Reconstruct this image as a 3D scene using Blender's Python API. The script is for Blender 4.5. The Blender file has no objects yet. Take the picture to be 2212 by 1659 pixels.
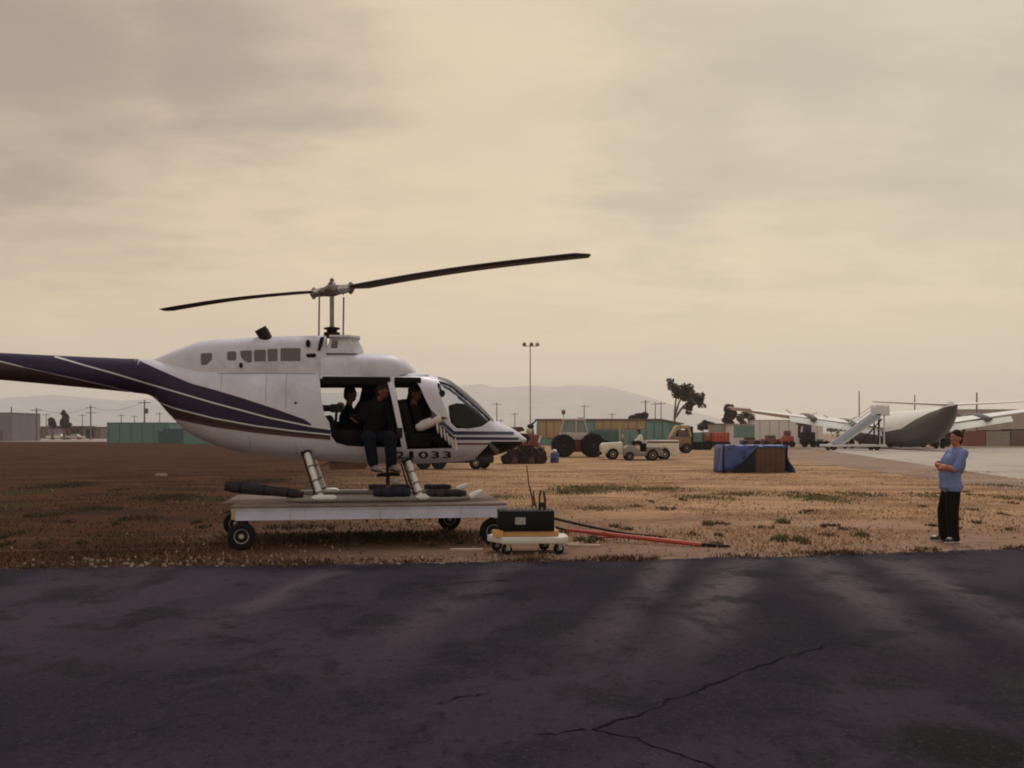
import bpy, bmesh, math, random
import numpy as np
from mathutils import Vector, Matrix

random.seed(7); RNG = np.random.default_rng(7)
R = math.radians
SC = bpy.context.scene
COL = SC.collection

# ------------------------------------------------------------------ camera
F, CX, HY, CH = 2150.0, 1106.0, 935.0, 1.7      # focal length / principal column / horizon row, in px of a 2212 px wide picture
cam = bpy.data.cameras.new('camera'); camo = bpy.data.objects.new('camera', cam); COL.objects.link(camo)
cam.sensor_width = 36.0; cam.lens = F/2212*36.0
cam.shift_y = (HY-829.5)/2212
cam.clip_start = 0.1; cam.clip_end = 60000
camo.location = (0, 0, CH); camo.rotation_euler = (R(90), 0, 0)
SC.camera = camo

# ------------------------------------------------------------------ world, sun, exposure
def lin(r, g, b):
    f = lambda c: (c/255/12.92 if c/255 <= .04045 else ((c/255+.055)/1.055)**2.4)
    return (f(r), f(g), f(b), 1)
SUN_EL, SUN_AZ = R(60), R(20)      # azimuth clockwise from +Y: behind the scene, to the right
world = bpy.data.worlds.new('World'); SC.world = world; world.use_nodes = True
def build_world():
    nt = world.node_tree; nt.nodes.clear(); N = nt.nodes.new; L = nt.links.new
    out = N('ShaderNodeOutputWorld'); bg = N('ShaderNodeBackground'); L(bg.outputs[0], out.inputs[0])
    sky = N('ShaderNodeTexSky'); sky.sky_type = 'NISHITA'; sky.sun_disc = False
    sky.sun_elevation = SUN_EL; sky.sun_rotation = SUN_AZ; sky.dust_density = 3.0; sky.air_density = 1.5
    bg.inputs[1].default_value = 0.1
    tc = N('ShaderNodeTexCoord')
    sep = N('ShaderNodeSeparateXYZ'); L(tc.outputs['Generated'], sep.inputs[0])
    def math_(op, a, b=None, clamp=False):
        n = N('ShaderNodeMath'); n.operation = op; n.use_clamp = clamp
        for i, v in enumerate((a, b)):
            if v is None: continue
            if isinstance(v, (int, float)): n.inputs[i].default_value = v
            else: L(v, n.inputs[i])
        return n.outputs[0]
    zc = math_('MAXIMUM', sep.outputs[2], 0.0)
    den = math_('ADD', zc, 0.16)
    px = math_('DIVIDE', sep.outputs[0], den); py = math_('DIVIDE', sep.outputs[1], den)
    com = N('ShaderNodeCombineXYZ'); L(px, com.inputs[0]); L(py, com.inputs[1])
    def noise(scale, detail, rough, off, dist=0.0, sx=1.0):
        mp = N('ShaderNodeMapping'); mp.inputs['Location'].default_value = off; mp.inputs['Scale'].default_value = (sx, 1, 1)
        L(com.outputs[0], mp.inputs[0])
        n = N('ShaderNodeTexNoise'); n.inputs['Scale'].default_value = scale; n.inputs['Detail'].default_value = detail
        n.inputs['Roughness'].default_value = rough; n.inputs['Distortion'].default_value = dist
        L(mp.outputs[0], n.inputs['Vector']); return n.outputs['Fac']
    big = noise(0.75, 6, .55, (3.1, 1.7, 0), .15, .8)
    fine = noise(2.3, 8, .60, (7.3, 2.2, 0), .15, .62)
    def mix(a, b, f):
        n = N('ShaderNodeMix'); n.data_type = 'RGBA'
        for s, v in ((6, a), (7, b)):
            if isinstance(v, tuple): n.inputs[s].default_value = v
            else: L(v, n.inputs[s])
        if isinstance(f, float): n.inputs[0].default_value = f
        else: L(f, n.inputs[0])
        return n.outputs[2]
    def mrange(v, a, b, c=0.0, d=1.0):
        n = N('ShaderNodeMapRange'); n.interpolation_type = 'SMOOTHSTEP'
        L(v, n.inputs[0]); n.inputs[1].default_value = a; n.inputs[2].default_value = b
        n.inputs[3].default_value = c; n.inputs[4].default_value = d; return n.outputs[0]
    # cloud deck: cream near the horizon, greyer overhead
    el = mrange(zc, 0.0, .42)
    base = mix(lin(230, 209, 173), lin(198, 183, 154), el)
    side = mrange(sep.outputs[0], -.5, .5)
    base = mix(base, mix(lin(228, 193, 160), lin(206, 199, 166), side), .42)
    hi = mrange(zc, .35, .8)
    base = mix(base, lin(168, 170, 176), hi)
    grey = mix(lin(128, 117, 107), lin(150, 148, 142), side)
    def spot(vx, vy, r0, r1):
        d = Vector(((vx-CX)/F, 1, (HY-vy)/F)).normalized()
        n = N('ShaderNodeVectorMath'); n.operation = 'DISTANCE'; L(tc.outputs['Generated'], n.inputs[0]); n.inputs[1].default_value = d
        w = math_('ADD', n.outputs['Value'], math_('MULTIPLY', math_('SUBTRACT', fine, .5), .36))
        return mrange(w, r0, r1, 1.0, 0.0)
    m = math_('MULTIPLY', mrange(math_('ADD', math_('MULTIPLY', big, .62), math_('MULTIPLY', fine, .38)), .45, .68), .46)
    for s in ((60, 130, .02, .30), (430, 110, .0, .22)):
        m = math_('MAXIMUM', m, math_('MULTIPLY', spot(*s), .78))
    for s in ((1780, 150, .0, .24), (2130, 320, .0, .22), (1560, 250, .0, .18), (1430, 480, .0, .13)):
        m = math_('MAXIMUM', m, math_('MULTIPLY', spot(*s), .42))
    m = math_('MULTIPLY', m, mrange(zc, .03, .17))
    col = mix(base, grey, m)
    lf = mrange(fine, .3, .7, .93, 1.05)
    sc = N('ShaderNodeVectorMath'); sc.operation = 'SCALE'; L(col, sc.inputs[0]); L(math_('MULTIPLY', lf, 12.5), sc.inputs['Scale'])
    L(mix(sky.outputs[0], sc.outputs[0], .94), bg.inputs[0])
build_world()
sun = bpy.data.lights.new('sun', 'SUN'); suno = bpy.data.objects.new('sun', sun); COL.objects.link(suno)
sun.energy = 1.5; sun.angle = R(14); sun.color = (1.0, .93, .86)
sd = Vector((math.sin(SUN_AZ)*math.cos(SUN_EL), math.cos(SUN_AZ)*math.cos(SUN_EL), math.sin(SUN_EL)))
suno.rotation_euler = (-sd).to_track_quat('-Z', 'Y').to_euler()
SC.view_settings.view_transform = 'Standard'; SC.view_settings.look = 'None'
SC.view_settings.exposure = 0.0; SC.view_settings.gamma = 1.0; SC.view_settings.use_curve_mapping = False
SC.render.engine = 'CYCLES'
SC.cycles.use_denoising = True; SC.cycles.max_bounces = 6; SC.cycles.diffuse_bounces = 3; SC.cycles.glossy_bounces = 3
SC.cycles.transparent_max_bounces = 12; SC.cycles.volume_bounces = 1; SC.cycles.filter_width = 1.9

# ------------------------------------------------------------------ helpers
def P(vx, vy, Y): return Vector(((vx-CX)/F*Y, Y, CH+(HY-vy)/F*Y))
def G(vx, vy):
    Y = F*CH/(vy-HY); return Vector(((vx-CX)/F*Y, Y, 0))
def DY(vy): return F*CH/(vy-HY)

class MB:
    def __init__(s): s.v = []; s.f = []
    def add(s, vs, fs):
        o = len(s.v); s.v += [tuple(v) for v in vs]; s.f += [tuple(i+o for i in f) for f in fs]; return s
    def box(s, c, size, rot=None, taper=None):
        hx, hy, hz = (a/2 for a in size); vs = []
        for dz in (-1, 1):
            t = 1.0 if (taper is None or dz < 0) else taper
            for dx, dy in ((-1, -1), (1, -1), (1, 1), (-1, 1)): vs.append(Vector((dx*hx*t, dy*hy*t, dz*hz)))
        if rot is not None:
            m = rot if isinstance(rot, Matrix) else Matrix.Rotation(rot, 3, 'Z')
            vs = [m @ v for v in vs]
        c = Vector(c); vs = [v+c for v in vs]
        return s.add(vs, [(3, 2, 1, 0), (4, 5, 6, 7), (0, 1, 5, 4), (1, 2, 6, 5), (2, 3, 7, 6), (3, 0, 4, 7)])
    def tube(s, pts, r, seg=10, caps=True, flat=1.0):
        pts = [Vector(p) for p in pts]; n = len(pts)
        if isinstance(r, (int, float)): r = [r]*n
        vs = []; up0 = None
        for i, p in enumerate(pts):
            t = (pts[min(i+1, n-1)]-pts[max(i-1, 0)]).normalized()
            if up0 is None: up0 = Vector((0, 0, 1)) if abs(t.z) < .9 else Vector((1, 0, 0))
            a = t.cross(up0).normalized(); b = a.cross(t).normalized(); up0 = b
            for k in range(seg):
                q = 2*math.pi*k/seg; vs.append(p+(a*math.cos(q)+b*math.sin(q)*flat)*r[i])
        fs = [(i*seg+k, i*seg+(k+1) % seg, (i+1)*seg+(k+1) % seg, (i+1)*seg+k) for i in range(n-1) for k in range(seg)]
        if caps: fs += [tuple(range(seg))[::-1], tuple((n-1)*seg+k for k in range(seg))]
        return s.add(vs, fs)
    def bar(s, a, b, r, seg=8): return s.tube([a, b], r, seg)
    def lathe(s, prof, c=(0, 0, 0), axis='y', seg=20, rot=None):
        # prof: (radius, along)
        vs = []
        for (r, h) in prof:
            for k in range(seg):
                q = 2*math.pi*k/seg; x, z = r*math.cos(q), r*math.sin(q)
                v = Vector((x, h, z)) if axis == 'y' else (Vector((x, z, h)) if axis == 'z' else Vector((h, x, z)))
                if rot is not None: v = rot @ v
                vs.append(v+Vector(c))
        n = len(prof)
        fs = [(i*seg+k, i*seg+(k+1) % seg, (i+1)*seg+(k+1) % seg, (i+1)*seg+k) for i in range(n-1) for k in range(seg)]
        fs += [tuple(range(seg))[::-1], tuple((n-1)*seg+k for k in range(seg))]
        return s.add(vs, fs)
    def ell(s, c, r, seg=14, rings=9, rot=None):
        vs = []; c = Vector(c)
        if isinstance(r, (int, float)): r = (r, r, r)
        for i in range(rings+1):
            a = math.pi*i/rings - math.pi/2
            a = max(-1.53, min(1.53, a))
            for k in range(seg):
                q = 2*math.pi*k/seg
                v = Vector((r[0]*math.cos(a)*math.cos(q), r[1]*math.cos(a)*math.sin(q), r[2]*math.sin(a)))
                if rot is not None: v = rot @ v
                vs.append(v+c)
        n = rings+1
        fs = [(i*seg+k, i*seg+(k+1) % seg, (i+1)*seg+(k+1) % seg, (i+1)*seg+k) for i in range(n-1) for k in range(seg)]
        fs += [tuple(range(seg))[::-1], tuple((n-1)*seg+k for k in range(seg))]
        return s.add(vs, fs)
    def prism(s, poly, a0, a1, plane='xz'):
        # poly of 2-D points in 'plane', extruded from a0 to a1 along the third axis
        def mk(p, a): return {'xz': (p[0], a, p[1]), 'yz': (a, p[0], p[1]), 'xy': (p[0], p[1], a)}[plane]
        n = len(poly); vs = [mk(p, a0) for p in poly]+[mk(p, a1) for p in poly]
        fs = [tuple(range(n))[::-1], tuple(range(n, 2*n))]+[(i, (i+1) % n, n+(i+1) % n, n+i) for i in range(n)]
        return s.add(vs, fs)
    def mesh(s, name):
        me = bpy.data.meshes.new(name); me.from_pydata(s.v, [], s.f); me.update()
        bm = bmesh.new(); bm.from_mesh(me); bmesh.ops.recalc_face_normals(bm, faces=bm.faces); bm.to_mesh(me); bm.free()
        return me
    def build(s, name, mat, parent=None, smooth=None, bevel=0.0):
        me = s.mesh(name)
        o = bpy.data.objects.new(name, me); COL.objects.link(o)
        if mat is not None: me.materials.append(MT[mat] if isinstance(mat, str) else mat)
        if bevel:
            bm = bmesh.new(); bm.from_mesh(me)
            ed = [e for e in bm.edges if len(e.link_faces) == 2 and e.calc_face_angle(0) > .6]
            bmesh.ops.bevel(bm, geom=ed, offset=bevel, segments=2, affect='EDGES', profile=.5)
            bm.to_mesh(me); bm.free(); smooth = smooth or 40
        if smooth: shade(me, smooth)
        if parent is not None: o.parent = parent
        return o

def shade(me, ang):
    me.polygons.foreach_set('use_smooth', [True]*len(me.polygons))
    bm = bmesh.new(); bm.from_mesh(me)
    for e in bm.edges:
        e.smooth = not (len(e.link_faces) == 2 and e.calc_face_angle(0) > R(ang))
    bm.to_mesh(me); bm.free()

def tag(o, label=None, cat=None, group=None, kind=None):
    if label: o['label'] = label
    if cat: o['category'] = cat
    if group: o['group'] = group
    if kind: o['kind'] = kind
    return o
def thing(name, label, cat, loc=(0, 0, 0), rotz=0.0, group=None):
    o = bpy.data.objects.new(name, None); COL.objects.link(o); o.empty_display_size = .2
    o.location = loc; o.rotation_euler = (0, 0, rotz)
    return tag(o, label, cat, group)

def evaluated(o):
    dg = bpy.context.evaluated_depsgraph_get(); dg.update()
    return bpy.data.meshes.new_from_object(o.evaluated_get(dg))
def drop(o):
    me = o.data; bpy.data.objects.remove(o, do_unlink=True); bpy.data.meshes.remove(me)
def blob(name, parts, voxel, mat, parent=None, smooth=6, group=None):
    """capsules and ellipsoids fused into one continuous skin"""
    b = MB()
    for p in parts:
        if p[0] == 'c':
            _, a, ra, c, rc = p; a = Vector(a); c = Vector(c); d = c-a; L = max(d.length, 1e-4); n = d/L
            pts = [a-n*ra*.92, a-n*ra*.6, a, a+d*.33, a+d*.66, c, c+n*rc*.6, c+n*rc*.92]
            rr = [ra*.35, ra*.8, ra, ra+(rc-ra)*.33, ra+(rc-ra)*.66, rc, rc*.8, rc*.35]
            b.tube(pts, rr, 12)
        else:
            b.ell(p[1], p[2], 16, 12, p[3] if len(p) > 3 else None)
    o = b.build(name, None)
    m = o.modifiers.new('r', 'REMESH'); m.mode = 'VOXEL'; m.voxel_size = voxel; m.use_smooth_shade = True
    if smooth:
        m = o.modifiers.new('s', 'SMOOTH'); m.factor = .5; m.iterations = smooth
    me = evaluated(o); drop(o); me.name = name
    o = bpy.data.objects.new(name, me); COL.objects.link(o)
    me.polygons.foreach_set('use_smooth', [True]*len(me.polygons))
    me.materials.clear(); me.materials.append(MT[mat])
    if parent is not None: o.parent = parent
    return o

# ------------------------------------------------------------------ materials
MT = {}
def mat(name, c, rough=.6, metal=0.0, var=.12, scale=6.0, bump=0.0, bscale=40.0, dirt=None, dirt_amt=.3, spec=.5, coat=0.0):
    m = bpy.data.materials.new(name); m.use_nodes = True; nt = m.node_tree; N = nt.nodes.new; L = nt.links.new
    b = nt.nodes['Principled BSDF']; b.inputs['Roughness'].default_value = rough; b.inputs['Metallic'].default_value = metal
    b.inputs['Specular IOR Level'].default_value = spec
    if coat: b.inputs['Coat Weight'].default_value = coat; b.inputs['Coat Roughness'].default_value = .12
    tc = N('ShaderNodeTexCoord')
    n1 = N('ShaderNodeTexNoise'); n1.inputs['Scale'].default_value = scale; n1.inputs['Detail'].default_value = 6; n1.inputs['Roughness'].default_value = .62
    L(tc.outputs['Object'], n1.inputs['Vector'])
    mx = N('ShaderNodeMix'); mx.data_type = 'RGBA'
    c = tuple(c)[:3]
    mx.inputs[6].default_value = tuple(x*(1-var) for x in c)+(1,); mx.inputs[7].default_value = tuple(min(1, x*(1+var)) for x in c)+(1,)
    mr = N('ShaderNodeMapRange'); mr.inputs[1].default_value = .3; mr.inputs[2].default_value = .7
    L(n1.outputs['Fac'], mr.inputs[0]); L(mr.outputs[0], mx.inputs[0]); col = mx.outputs[2]
    if dirt:
        n2 = N('ShaderNodeTexNoise'); n2.inputs['Scale'].default_value = scale*.45; n2.inputs['Detail'].default_value = 9; n2.inputs['Roughness'].default_value = .7
        L(tc.outputs['Object'], n2.inputs['Vector'])
        r2 = N('ShaderNodeMapRange'); r2.inputs[1].default_value = .48; r2.inputs[2].default_value = .75; r2.inputs[4].default_value = dirt_amt
        L(n2.outputs['Fac'], r2.inputs[0])
        m2 = N('ShaderNodeMix'); m2.data_type = 'RGBA'; m2.inputs[7].default_value = tuple(dirt)[:3]+(1,)
        L(r2.outputs[0], m2.inputs[0]); L(col, m2.inputs[6]); col = m2.outputs[2]
    L(col, b.inputs['Base Color'])
    rr = N('ShaderNodeMapRange'); rr.inputs[3].default_value = max(0, rough-.08); rr.inputs[4].default_value = min(1, rough+.1)
    L(n1.outputs['Fac'], rr.inputs[0]); L(rr.outputs[0], b.inputs['Roughness'])
    if bump:
        n3 = N('ShaderNodeTexNoise'); n3.inputs['Scale'].default_value = bscale; n3.inputs['Detail'].default_value = 5
        L(tc.outputs['Object'], n3.inputs['Vector'])
        bp = N('ShaderNodeBump'); bp.inputs['Strength'].default_value = bump; bp.inputs['Distance'].default_value = .02
        L(n3.outputs['Fac'], bp.inputs['Height']); L(bp.outputs[0], b.inputs['Normal'])
    MT[name] = m; return m
def glass(name, tint, refl=.08, opacity=.0):
    m = bpy.data.materials.new(name); m.use_nodes = True; nt = m.node_tree; N = nt.nodes.new; L = nt.links.new
    nt.nodes.remove(nt.nodes['Principled BSDF']); out = nt.nodes['Material Output']
    t = N('ShaderNodeBsdfTransparent'); t.inputs[0].default_value = tint+(1,)
    g = N('ShaderNodeBsdfGlossy'); g.inputs['Roughness'].default_value = .04
    fr = N('ShaderNodeFresnel'); fr.inputs[0].default_value = 1.22
    mx = N('ShaderNodeMixShader'); L(fr.outputs[0], mx.inputs[0]); L(t.outputs[0], mx.inputs[1]); L(g.outputs[0], mx.inputs[2])
    L(mx.outputs[0], out.inputs[0]); MT[name] = m
GRIME = (.10, .075, .06)
mat('hull_white', (.61, .585, .68), .42, var=.07, scale=2.5, dirt=(.30, .255, .265), dirt_amt=.55, coat=.08)
mat('cowl_white', (.62, .595, .68), .45, var=.08, scale=3.5, dirt=(.28, .235, .24), dirt_amt=.6)
mat('navy', (.030, .019, .050), .5, var=.18, scale=2, dirt=(.05, .035, .045), dirt_amt=.4, spec=.2)
mat('maroon', (.036, .015, .018), .5, var=.2, scale=3, dirt=(.08, .05, .05), dirt_amt=.4)
mat('stripe_white', (.60, .62, .62), .35, var=.08)
mat('stripe_blue', (.036, .031, .088), .3, var=.12)
mat('stripe_brown', (.16, .07, .07), .4, var=.15)
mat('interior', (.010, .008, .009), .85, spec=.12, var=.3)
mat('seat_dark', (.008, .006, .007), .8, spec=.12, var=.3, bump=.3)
mat('lettering', (.015, .012, .014), .5, spec=.12)
mat('grille', (.16, .14, .145), .6, metal=.2, var=.15, scale=20)
mat('black_metal', (.018, .014, .015), .5, spec=.12, metal=.3, var=.3, scale=12)
mat('exhaust', (.035, .025, .022), .7, metal=.6, var=.4, scale=15)
mat('steel', (.42, .40, .40), .35, metal=.85, var=.2, scale=15)
mat('mast_steel', (.22, .18, .19), .4, metal=.6, var=.25, scale=12)
mat('hub_metal', (.20, .15, .15), .45, metal=.5, var=.45, scale=14, dirt=(.05, .03, .03), dirt_amt=.6)
mat('blade', (.032, .020, .020), .45, spec=.12, var=.3, scale=3)
mat('windscreen_band', (.045, .030, .042), .3, var=.15)
mat('rubber', (.011, .010, .012), .8, spec=.12, var=.3, scale=10, dirt=(.05, .04, .035), dirt_amt=.3)
mat('float_cover', (.035, .028, .034), .75, spec=.12, var=.25, scale=5, bump=.5, bscale=14)
mat('float_cover_blue', (.022, .024, .038), .7, spec=.12, var=.25, scale=5, bump=.5, bscale=14)
mat('leg_white', (.66, .64, .62), .35, var=.05, dirt=(.3, .25, .24), dirt_amt=.35)
mat('beam_grey', (.50, .51, .68), .5, var=.08, scale=4, dirt=(.2, .16, .16), dirt_amt=.5)
mat('plank', (.20, .15, .135), .8, spec=.12, var=.25, scale=5, bump=.4, bscale=25, dirt=(.10, .07, .06), dirt_amt=.5)
mat('weathered_wood', (.42, .31, .22), .85, var=.2, scale=4, bump=.3)
mat('rim_grey', (.42, .39, .38), .5, metal=.3, var=.2, scale=12, dirt=GRIME, dirt_amt=.5)
mat('cart_black', (.009, .008, .011), .5, spec=.12, var=.25, scale=6, bump=.1)
mat('cart_white', (.62, .60, .57), .5, var=.1, dirt=(.3, .24, .2), dirt_amt=.4)
mat('plywood', (.48, .25, .10), .7, var=.15, scale=7, dirt=(.3, .15, .07), dirt_amt=.4)
mat('cardboard', (.60, .34, .11), .7, var=.1)
mat('label_paper', (.34, .33, .34), .6, var=.3, scale=25)
mat('red_paint', (.42, .055, .035), .45, var=.15, scale=4, dirt=(.2, .06, .04), dirt_amt=.4)
mat('cable', (.014, .011, .014), .6, spec=.12, var=.2)
mat('skin', (.38, .13, .08), .55, var=.12, scale=25)
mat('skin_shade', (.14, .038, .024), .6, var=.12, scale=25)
mat('lips', (.30, .08, .06), .5)
mat('hair', (.020, .014, .011), .6, spec=.12, var=.3, scale=60)
mat('shirt_blue', (.155, .195, .40), .85, var=.12, scale=8, bump=.5, bscale=9)
mat('trousers', (.008, .006, .006), .85, spec=.12, var=.3, scale=7, bump=.5, bscale=9)
mat('jeans', (.006, .007, .015), .85, spec=.12, var=.3, scale=7, bump=.4, bscale=10)
mat('dark_jacket', (.005, .004, .005), .85, spec=.12, var=.4, scale=7, bump=.4, bscale=10)
mat('shoe_black', (.015, .014, .016), .45, var=.2)
mat('shoe_grey', (.20, .17, .17), .6, var=.2); mat('shoe_white', (.66, .65, .60), .6, var=.1)
mat('white_cloth', (.62, .54, .52), .8, var=.1, scale=8, bump=.4, bscale=12)
mat('eye_white', (.7, .68, .65), .4); mat('eye_dark', (.02, .015, .012), .3)
mat('veh_white', (.66, .63, .56), .4, var=.08, scale=3, dirt=(.3, .25, .2), dirt_amt=.4)
mat('veh_grey', (.22, .20, .185), .5, var=.2, scale=3, dirt=(.1, .08, .07), dirt_amt=.5)
mat('veh_red', (.17, .045, .03), .5, var=.25, scale=3, dirt=(.09, .04, .03), dirt_amt=.6)
mat('rust', (.115, .055, .036), .8, spec=.12, var=.4, scale=4, dirt=(.05, .025, .02), dirt_amt=.6)
mat('dark_iron', (.022, .017, .019), .7, spec=.12, var=.5, scale=3, dirt=(.07, .042, .036), dirt_amt=.5)
mat('yellow_paint', (.32, .24, .13), .5, var=.2, scale=3, dirt=(.16, .1, .06), dirt_amt=.5)
mat('orange_paint', (.21, .11, .06), .5, var=.2, scale=3, dirt=(.16, .08, .05), dirt_amt=.5)
mat('hub_cream', (.52, .44, .30), .6, var=.15)
mat('cab_grey', (.42, .37, .36), .5, var=.12, scale=3)
mat('veh_glass', (.16, .20, .21), .12, var=.1)
mat('teal', (.115, .215, .205), .65, var=.12, scale=.8, dirt=(.08, .13, .13), dirt_amt=.4)
mat('teal_dark', (.045, .095, .105), .65, var=.15, scale=.8)
mat('tan_panel', (.33, .235, .145), .75, var=.15, scale=.7, dirt=(.2, .13, .09), dirt_amt=.5)
mat('roof_brown', (.13, .095, .085), .8, var=.2, scale=1)
mat('grey_wall', (.20, .17, .19), .75, var=.1, scale=.5)
mat('brown_wall', (.14, .095, .09), .8, var=.3, scale=.5)
mat('pale_wall', (.56, .54, .57), .7, var=.08, scale=.4)
mat('hangar_grey', (.30, .26, .25), .7, var=.15, scale=.4)
mat('navy_box', (.03, .035, .07), .6)
mat('blue_drum', (.03, .05, .19), .45, var=.15)
mat('tarp', (.028, .058, .215), .42, var=.22, scale=2.5, bump=.6, bscale=5)
mat('tarp_dark', (.012, .014, .024), .6, spec=.12, var=.3, scale=3, bump=.5, bscale=5)
mat('crate_brown', (.105, .060, .042), .75, spec=.12, var=.2, scale=3, bump=.2, dirt=(.08, .045, .03), dirt_amt=.5)
mat('lamp_pole', (.34, .28, .28), .7, var=.1)
mat('pole_wood', (.16, .12, .125), .8, var=.2)
mat('lamp_red', (.20, .07, .06), .6)
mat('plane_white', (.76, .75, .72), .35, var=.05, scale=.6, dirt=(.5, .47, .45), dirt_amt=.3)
mat('belly_shade_nacelle', (.080, .068, .064), .5, metal=.1, var=.2, scale=.5, dirt=(.07, .06, .06), dirt_amt=.6)  # underside shade put into the colour; also serves the dark nacelles
mat('plane_red', (.20, .06, .07), .5)
mat('stair_white', (.58, .58, .60), .5, var=.08)
mat('stair_blue', (.30, .36, .44), .5, var=.08)
mat('hill', (.36, .34, .345), .95, var=.25, scale=.004)
mat('trunk', (.16, .12, .11), .9, var=.25, scale=4)
mat('debris', (.24, .18, .15), .8, var=.2)

def leaf_mat(name, c1, c2):
    m = bpy.data.materials.new(name); m.use_nodes = True; nt = m.node_tree; N = nt.nodes.new; L = nt.links.new
    b = nt.nodes['Principled BSDF']; b.inputs['Roughness'].default_value = .8; b.inputs['Specular IOR Level'].default_value = .2
    g = N('ShaderNodeNewGeometry'); mx = N('ShaderNodeMix'); mx.data_type = 'RGBA'
    mx.inputs[6].default_value = c1+(1,); mx.inputs[7].default_value = c2+(1,)
    L(g.outputs['Random Per Island'], mx.inputs[0]); L(mx.outputs[2], b.inputs['Base Color']); MT[name] = m
leaf_mat('leaf_dark', (.045, .042, .030), (.125, .112, .080))
leaf_mat('leaf_pale', (.10, .09, .075), (.22, .20, .165))
leaf_mat('leaf_brown', (.05, .04, .04), (.10, .08, .075))
leaf_mat('straw', (.36, .215, .125), (.52, .345, .215))
leaf_mat('straw_dark', (.055, .026, .016), (.12, .062, .037))
leaf_mat('weed_green', (.075, .078, .038), (.17, .155, .078))
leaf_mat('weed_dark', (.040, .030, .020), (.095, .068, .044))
# ------------------------------------------------------------------ ground
def nodes_for(name):
    m = bpy.data.materials.new(name); m.use_nodes = True; nt = m.node_tree; MT[name] = m
    b = nt.nodes['Principled BSDF']; b.inputs['Specular IOR Level'].default_value = .25
    N = nt.nodes.new; L = nt.links.new
    tc = N('ShaderNodeTexCoord'); sep = N('ShaderNodeSeparateXYZ'); L(tc.outputs['Object'], sep.inputs[0])
    class K: pass
    k = K(); k.b = b; k.N = N; k.L = L; k.X, k.Y = sep.outputs[0], sep.outputs[1]; k.co = tc.outputs['Object']
    def noise(scale, detail=5, rough=.6, sx=1, sy=1, dist=0., off=(0, 0, 0)):
        mp = N('ShaderNodeMapping'); mp.inputs['Scale'].default_value = (sx, sy, 1); mp.inputs['Location'].default_value = off; L(k.co, mp.inputs[0])
        n = N('ShaderNodeTexNoise'); n.inputs['Scale'].default_value = scale; n.inputs['Detail'].default_value = detail
        n.inputs['Roughness'].default_value = rough; n.inputs['Distortion'].default_value = dist; L(mp.outputs[0], n.inputs['Vector']); return n.outputs['Fac']
    def mr(v, a, b_, c=0., d=1.):
        n = N('ShaderNodeMapRange'); n.interpolation_type = 'SMOOTHSTEP'; L(v, n.inputs[0])
        for i, q in enumerate((a, b_, c, d)): n.inputs[i+1].default_value = q
        return n.outputs[0]
    def mth(op, a, b_):
        n = N('ShaderNodeMath'); n.operation = op
        for i, q in enumerate((a, b_)):
            if isinstance(q, (int, float)): n.inputs[i].default_value = q
            else: L(q, n.inputs[i])
        return n.outputs[0]
    def mix(a, c, f):
        n = N('ShaderNodeMix'); n.data_type = 'RGBA'
        for s, v in ((6, a), (7, c)):
            if isinstance(v, tuple): n.inputs[s].default_value = v[:3]+(1,)
            else: L(v, n.inputs[s])
        if isinstance(f, (int, float)): n.inputs[0].default_value = f
        else: L(f, n.inputs[0])
        return n.outputs[2]
    def bump(h, st, dist):
        n = N('ShaderNodeBump'); n.inputs['Strength'].default_value = st; n.inputs['Distance'].default_value = dist; L(h, n.inputs['Height']); L(n.outputs[0], b.inputs['Normal'])
    k.noise, k.mr, k.mth, k.mix, k.bump = noise, mr, mth, mix, bump
    return k

k = nodes_for('field_soil')
n_big = k.noise(.11, 4, .55, .55, 1, .3); n_mid = k.noise(.6, 6, .62, .5, 1, .4, (3, 1, 0)); n_fine = k.noise(5, 7, .65, .8, 1, 0, (1, 5, 0)); n_v = k.noise(30, 4, .6)
straw, brown, dirt, red = (.46, .285, .165), (.21, .122, .075), (.25, .157, .120), (.062, .024, .013)
c = k.mix(straw, brown, k.mr(k.mth('ADD', k.mth('MULTIPLY', n_mid, .6), k.mth('MULTIPLY', n_fine, .4)), .40, .62))
c = k.mix(c, dirt, k.mth('MULTIPLY', k.mr(k.mth('ADD', k.Y, k.mth('MULTIPLY', n_mid, 9.0)), 19, 27, 1, 0), .75))     # bare verge along the apron
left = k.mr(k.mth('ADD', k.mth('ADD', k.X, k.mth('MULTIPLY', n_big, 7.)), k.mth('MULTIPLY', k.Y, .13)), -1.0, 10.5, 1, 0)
c = k.mix(c, k.mix(red, (.030, .015, .010), k.mr(n_mid, .40, .62)), k.mth('MULTIPLY', left, .95))                    # reddish soil to the left, vignette darkening painted into its colour
c = k.mix(c, (.075, .05, .036), k.mth('MULTIPLY', k.mr(n_fine, .55, .72), .55))
c = k.mix(c, (.12, .105, .06), k.mth('MULTIPLY', k.mth('MULTIPLY', k.mr(n_big, .56, .68), .45), k.mth('SUBTRACT', 1.0, left)))
for o_, w_, s_ in ((0., .16, .75), (1.7, .20, .55)):                                  # pale wheel tracks along the verge
    tk = k.mth('SUBTRACT', k.Y, k.mth('ADD', k.mth('MULTIPLY', k.X, .15), 15.45+o_)); tk = k.mth('ADD', tk, k.mth('MULTIPLY', k.mth('SUBTRACT', n_mid, .5), .7))
    c = k.mix(c, k.mix((.34, .24, .18), (.13, .085, .065), left), k.mth('MULTIPLY', k.mth('MULTIPLY', k.mr(k.mth('ABSOLUTE', tk, 0), w_*.3, w_, 1, 0), s_), k.mr(n_fine, .35, .6, 1, .4)))
c = k.mix(c, (.52, .40, .29), k.mth('MULTIPLY', k.mth('MULTIPLY', k.mr(n_v, .58, .78), .35), k.mth('SUBTRACT', 1.0, left)))
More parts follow.
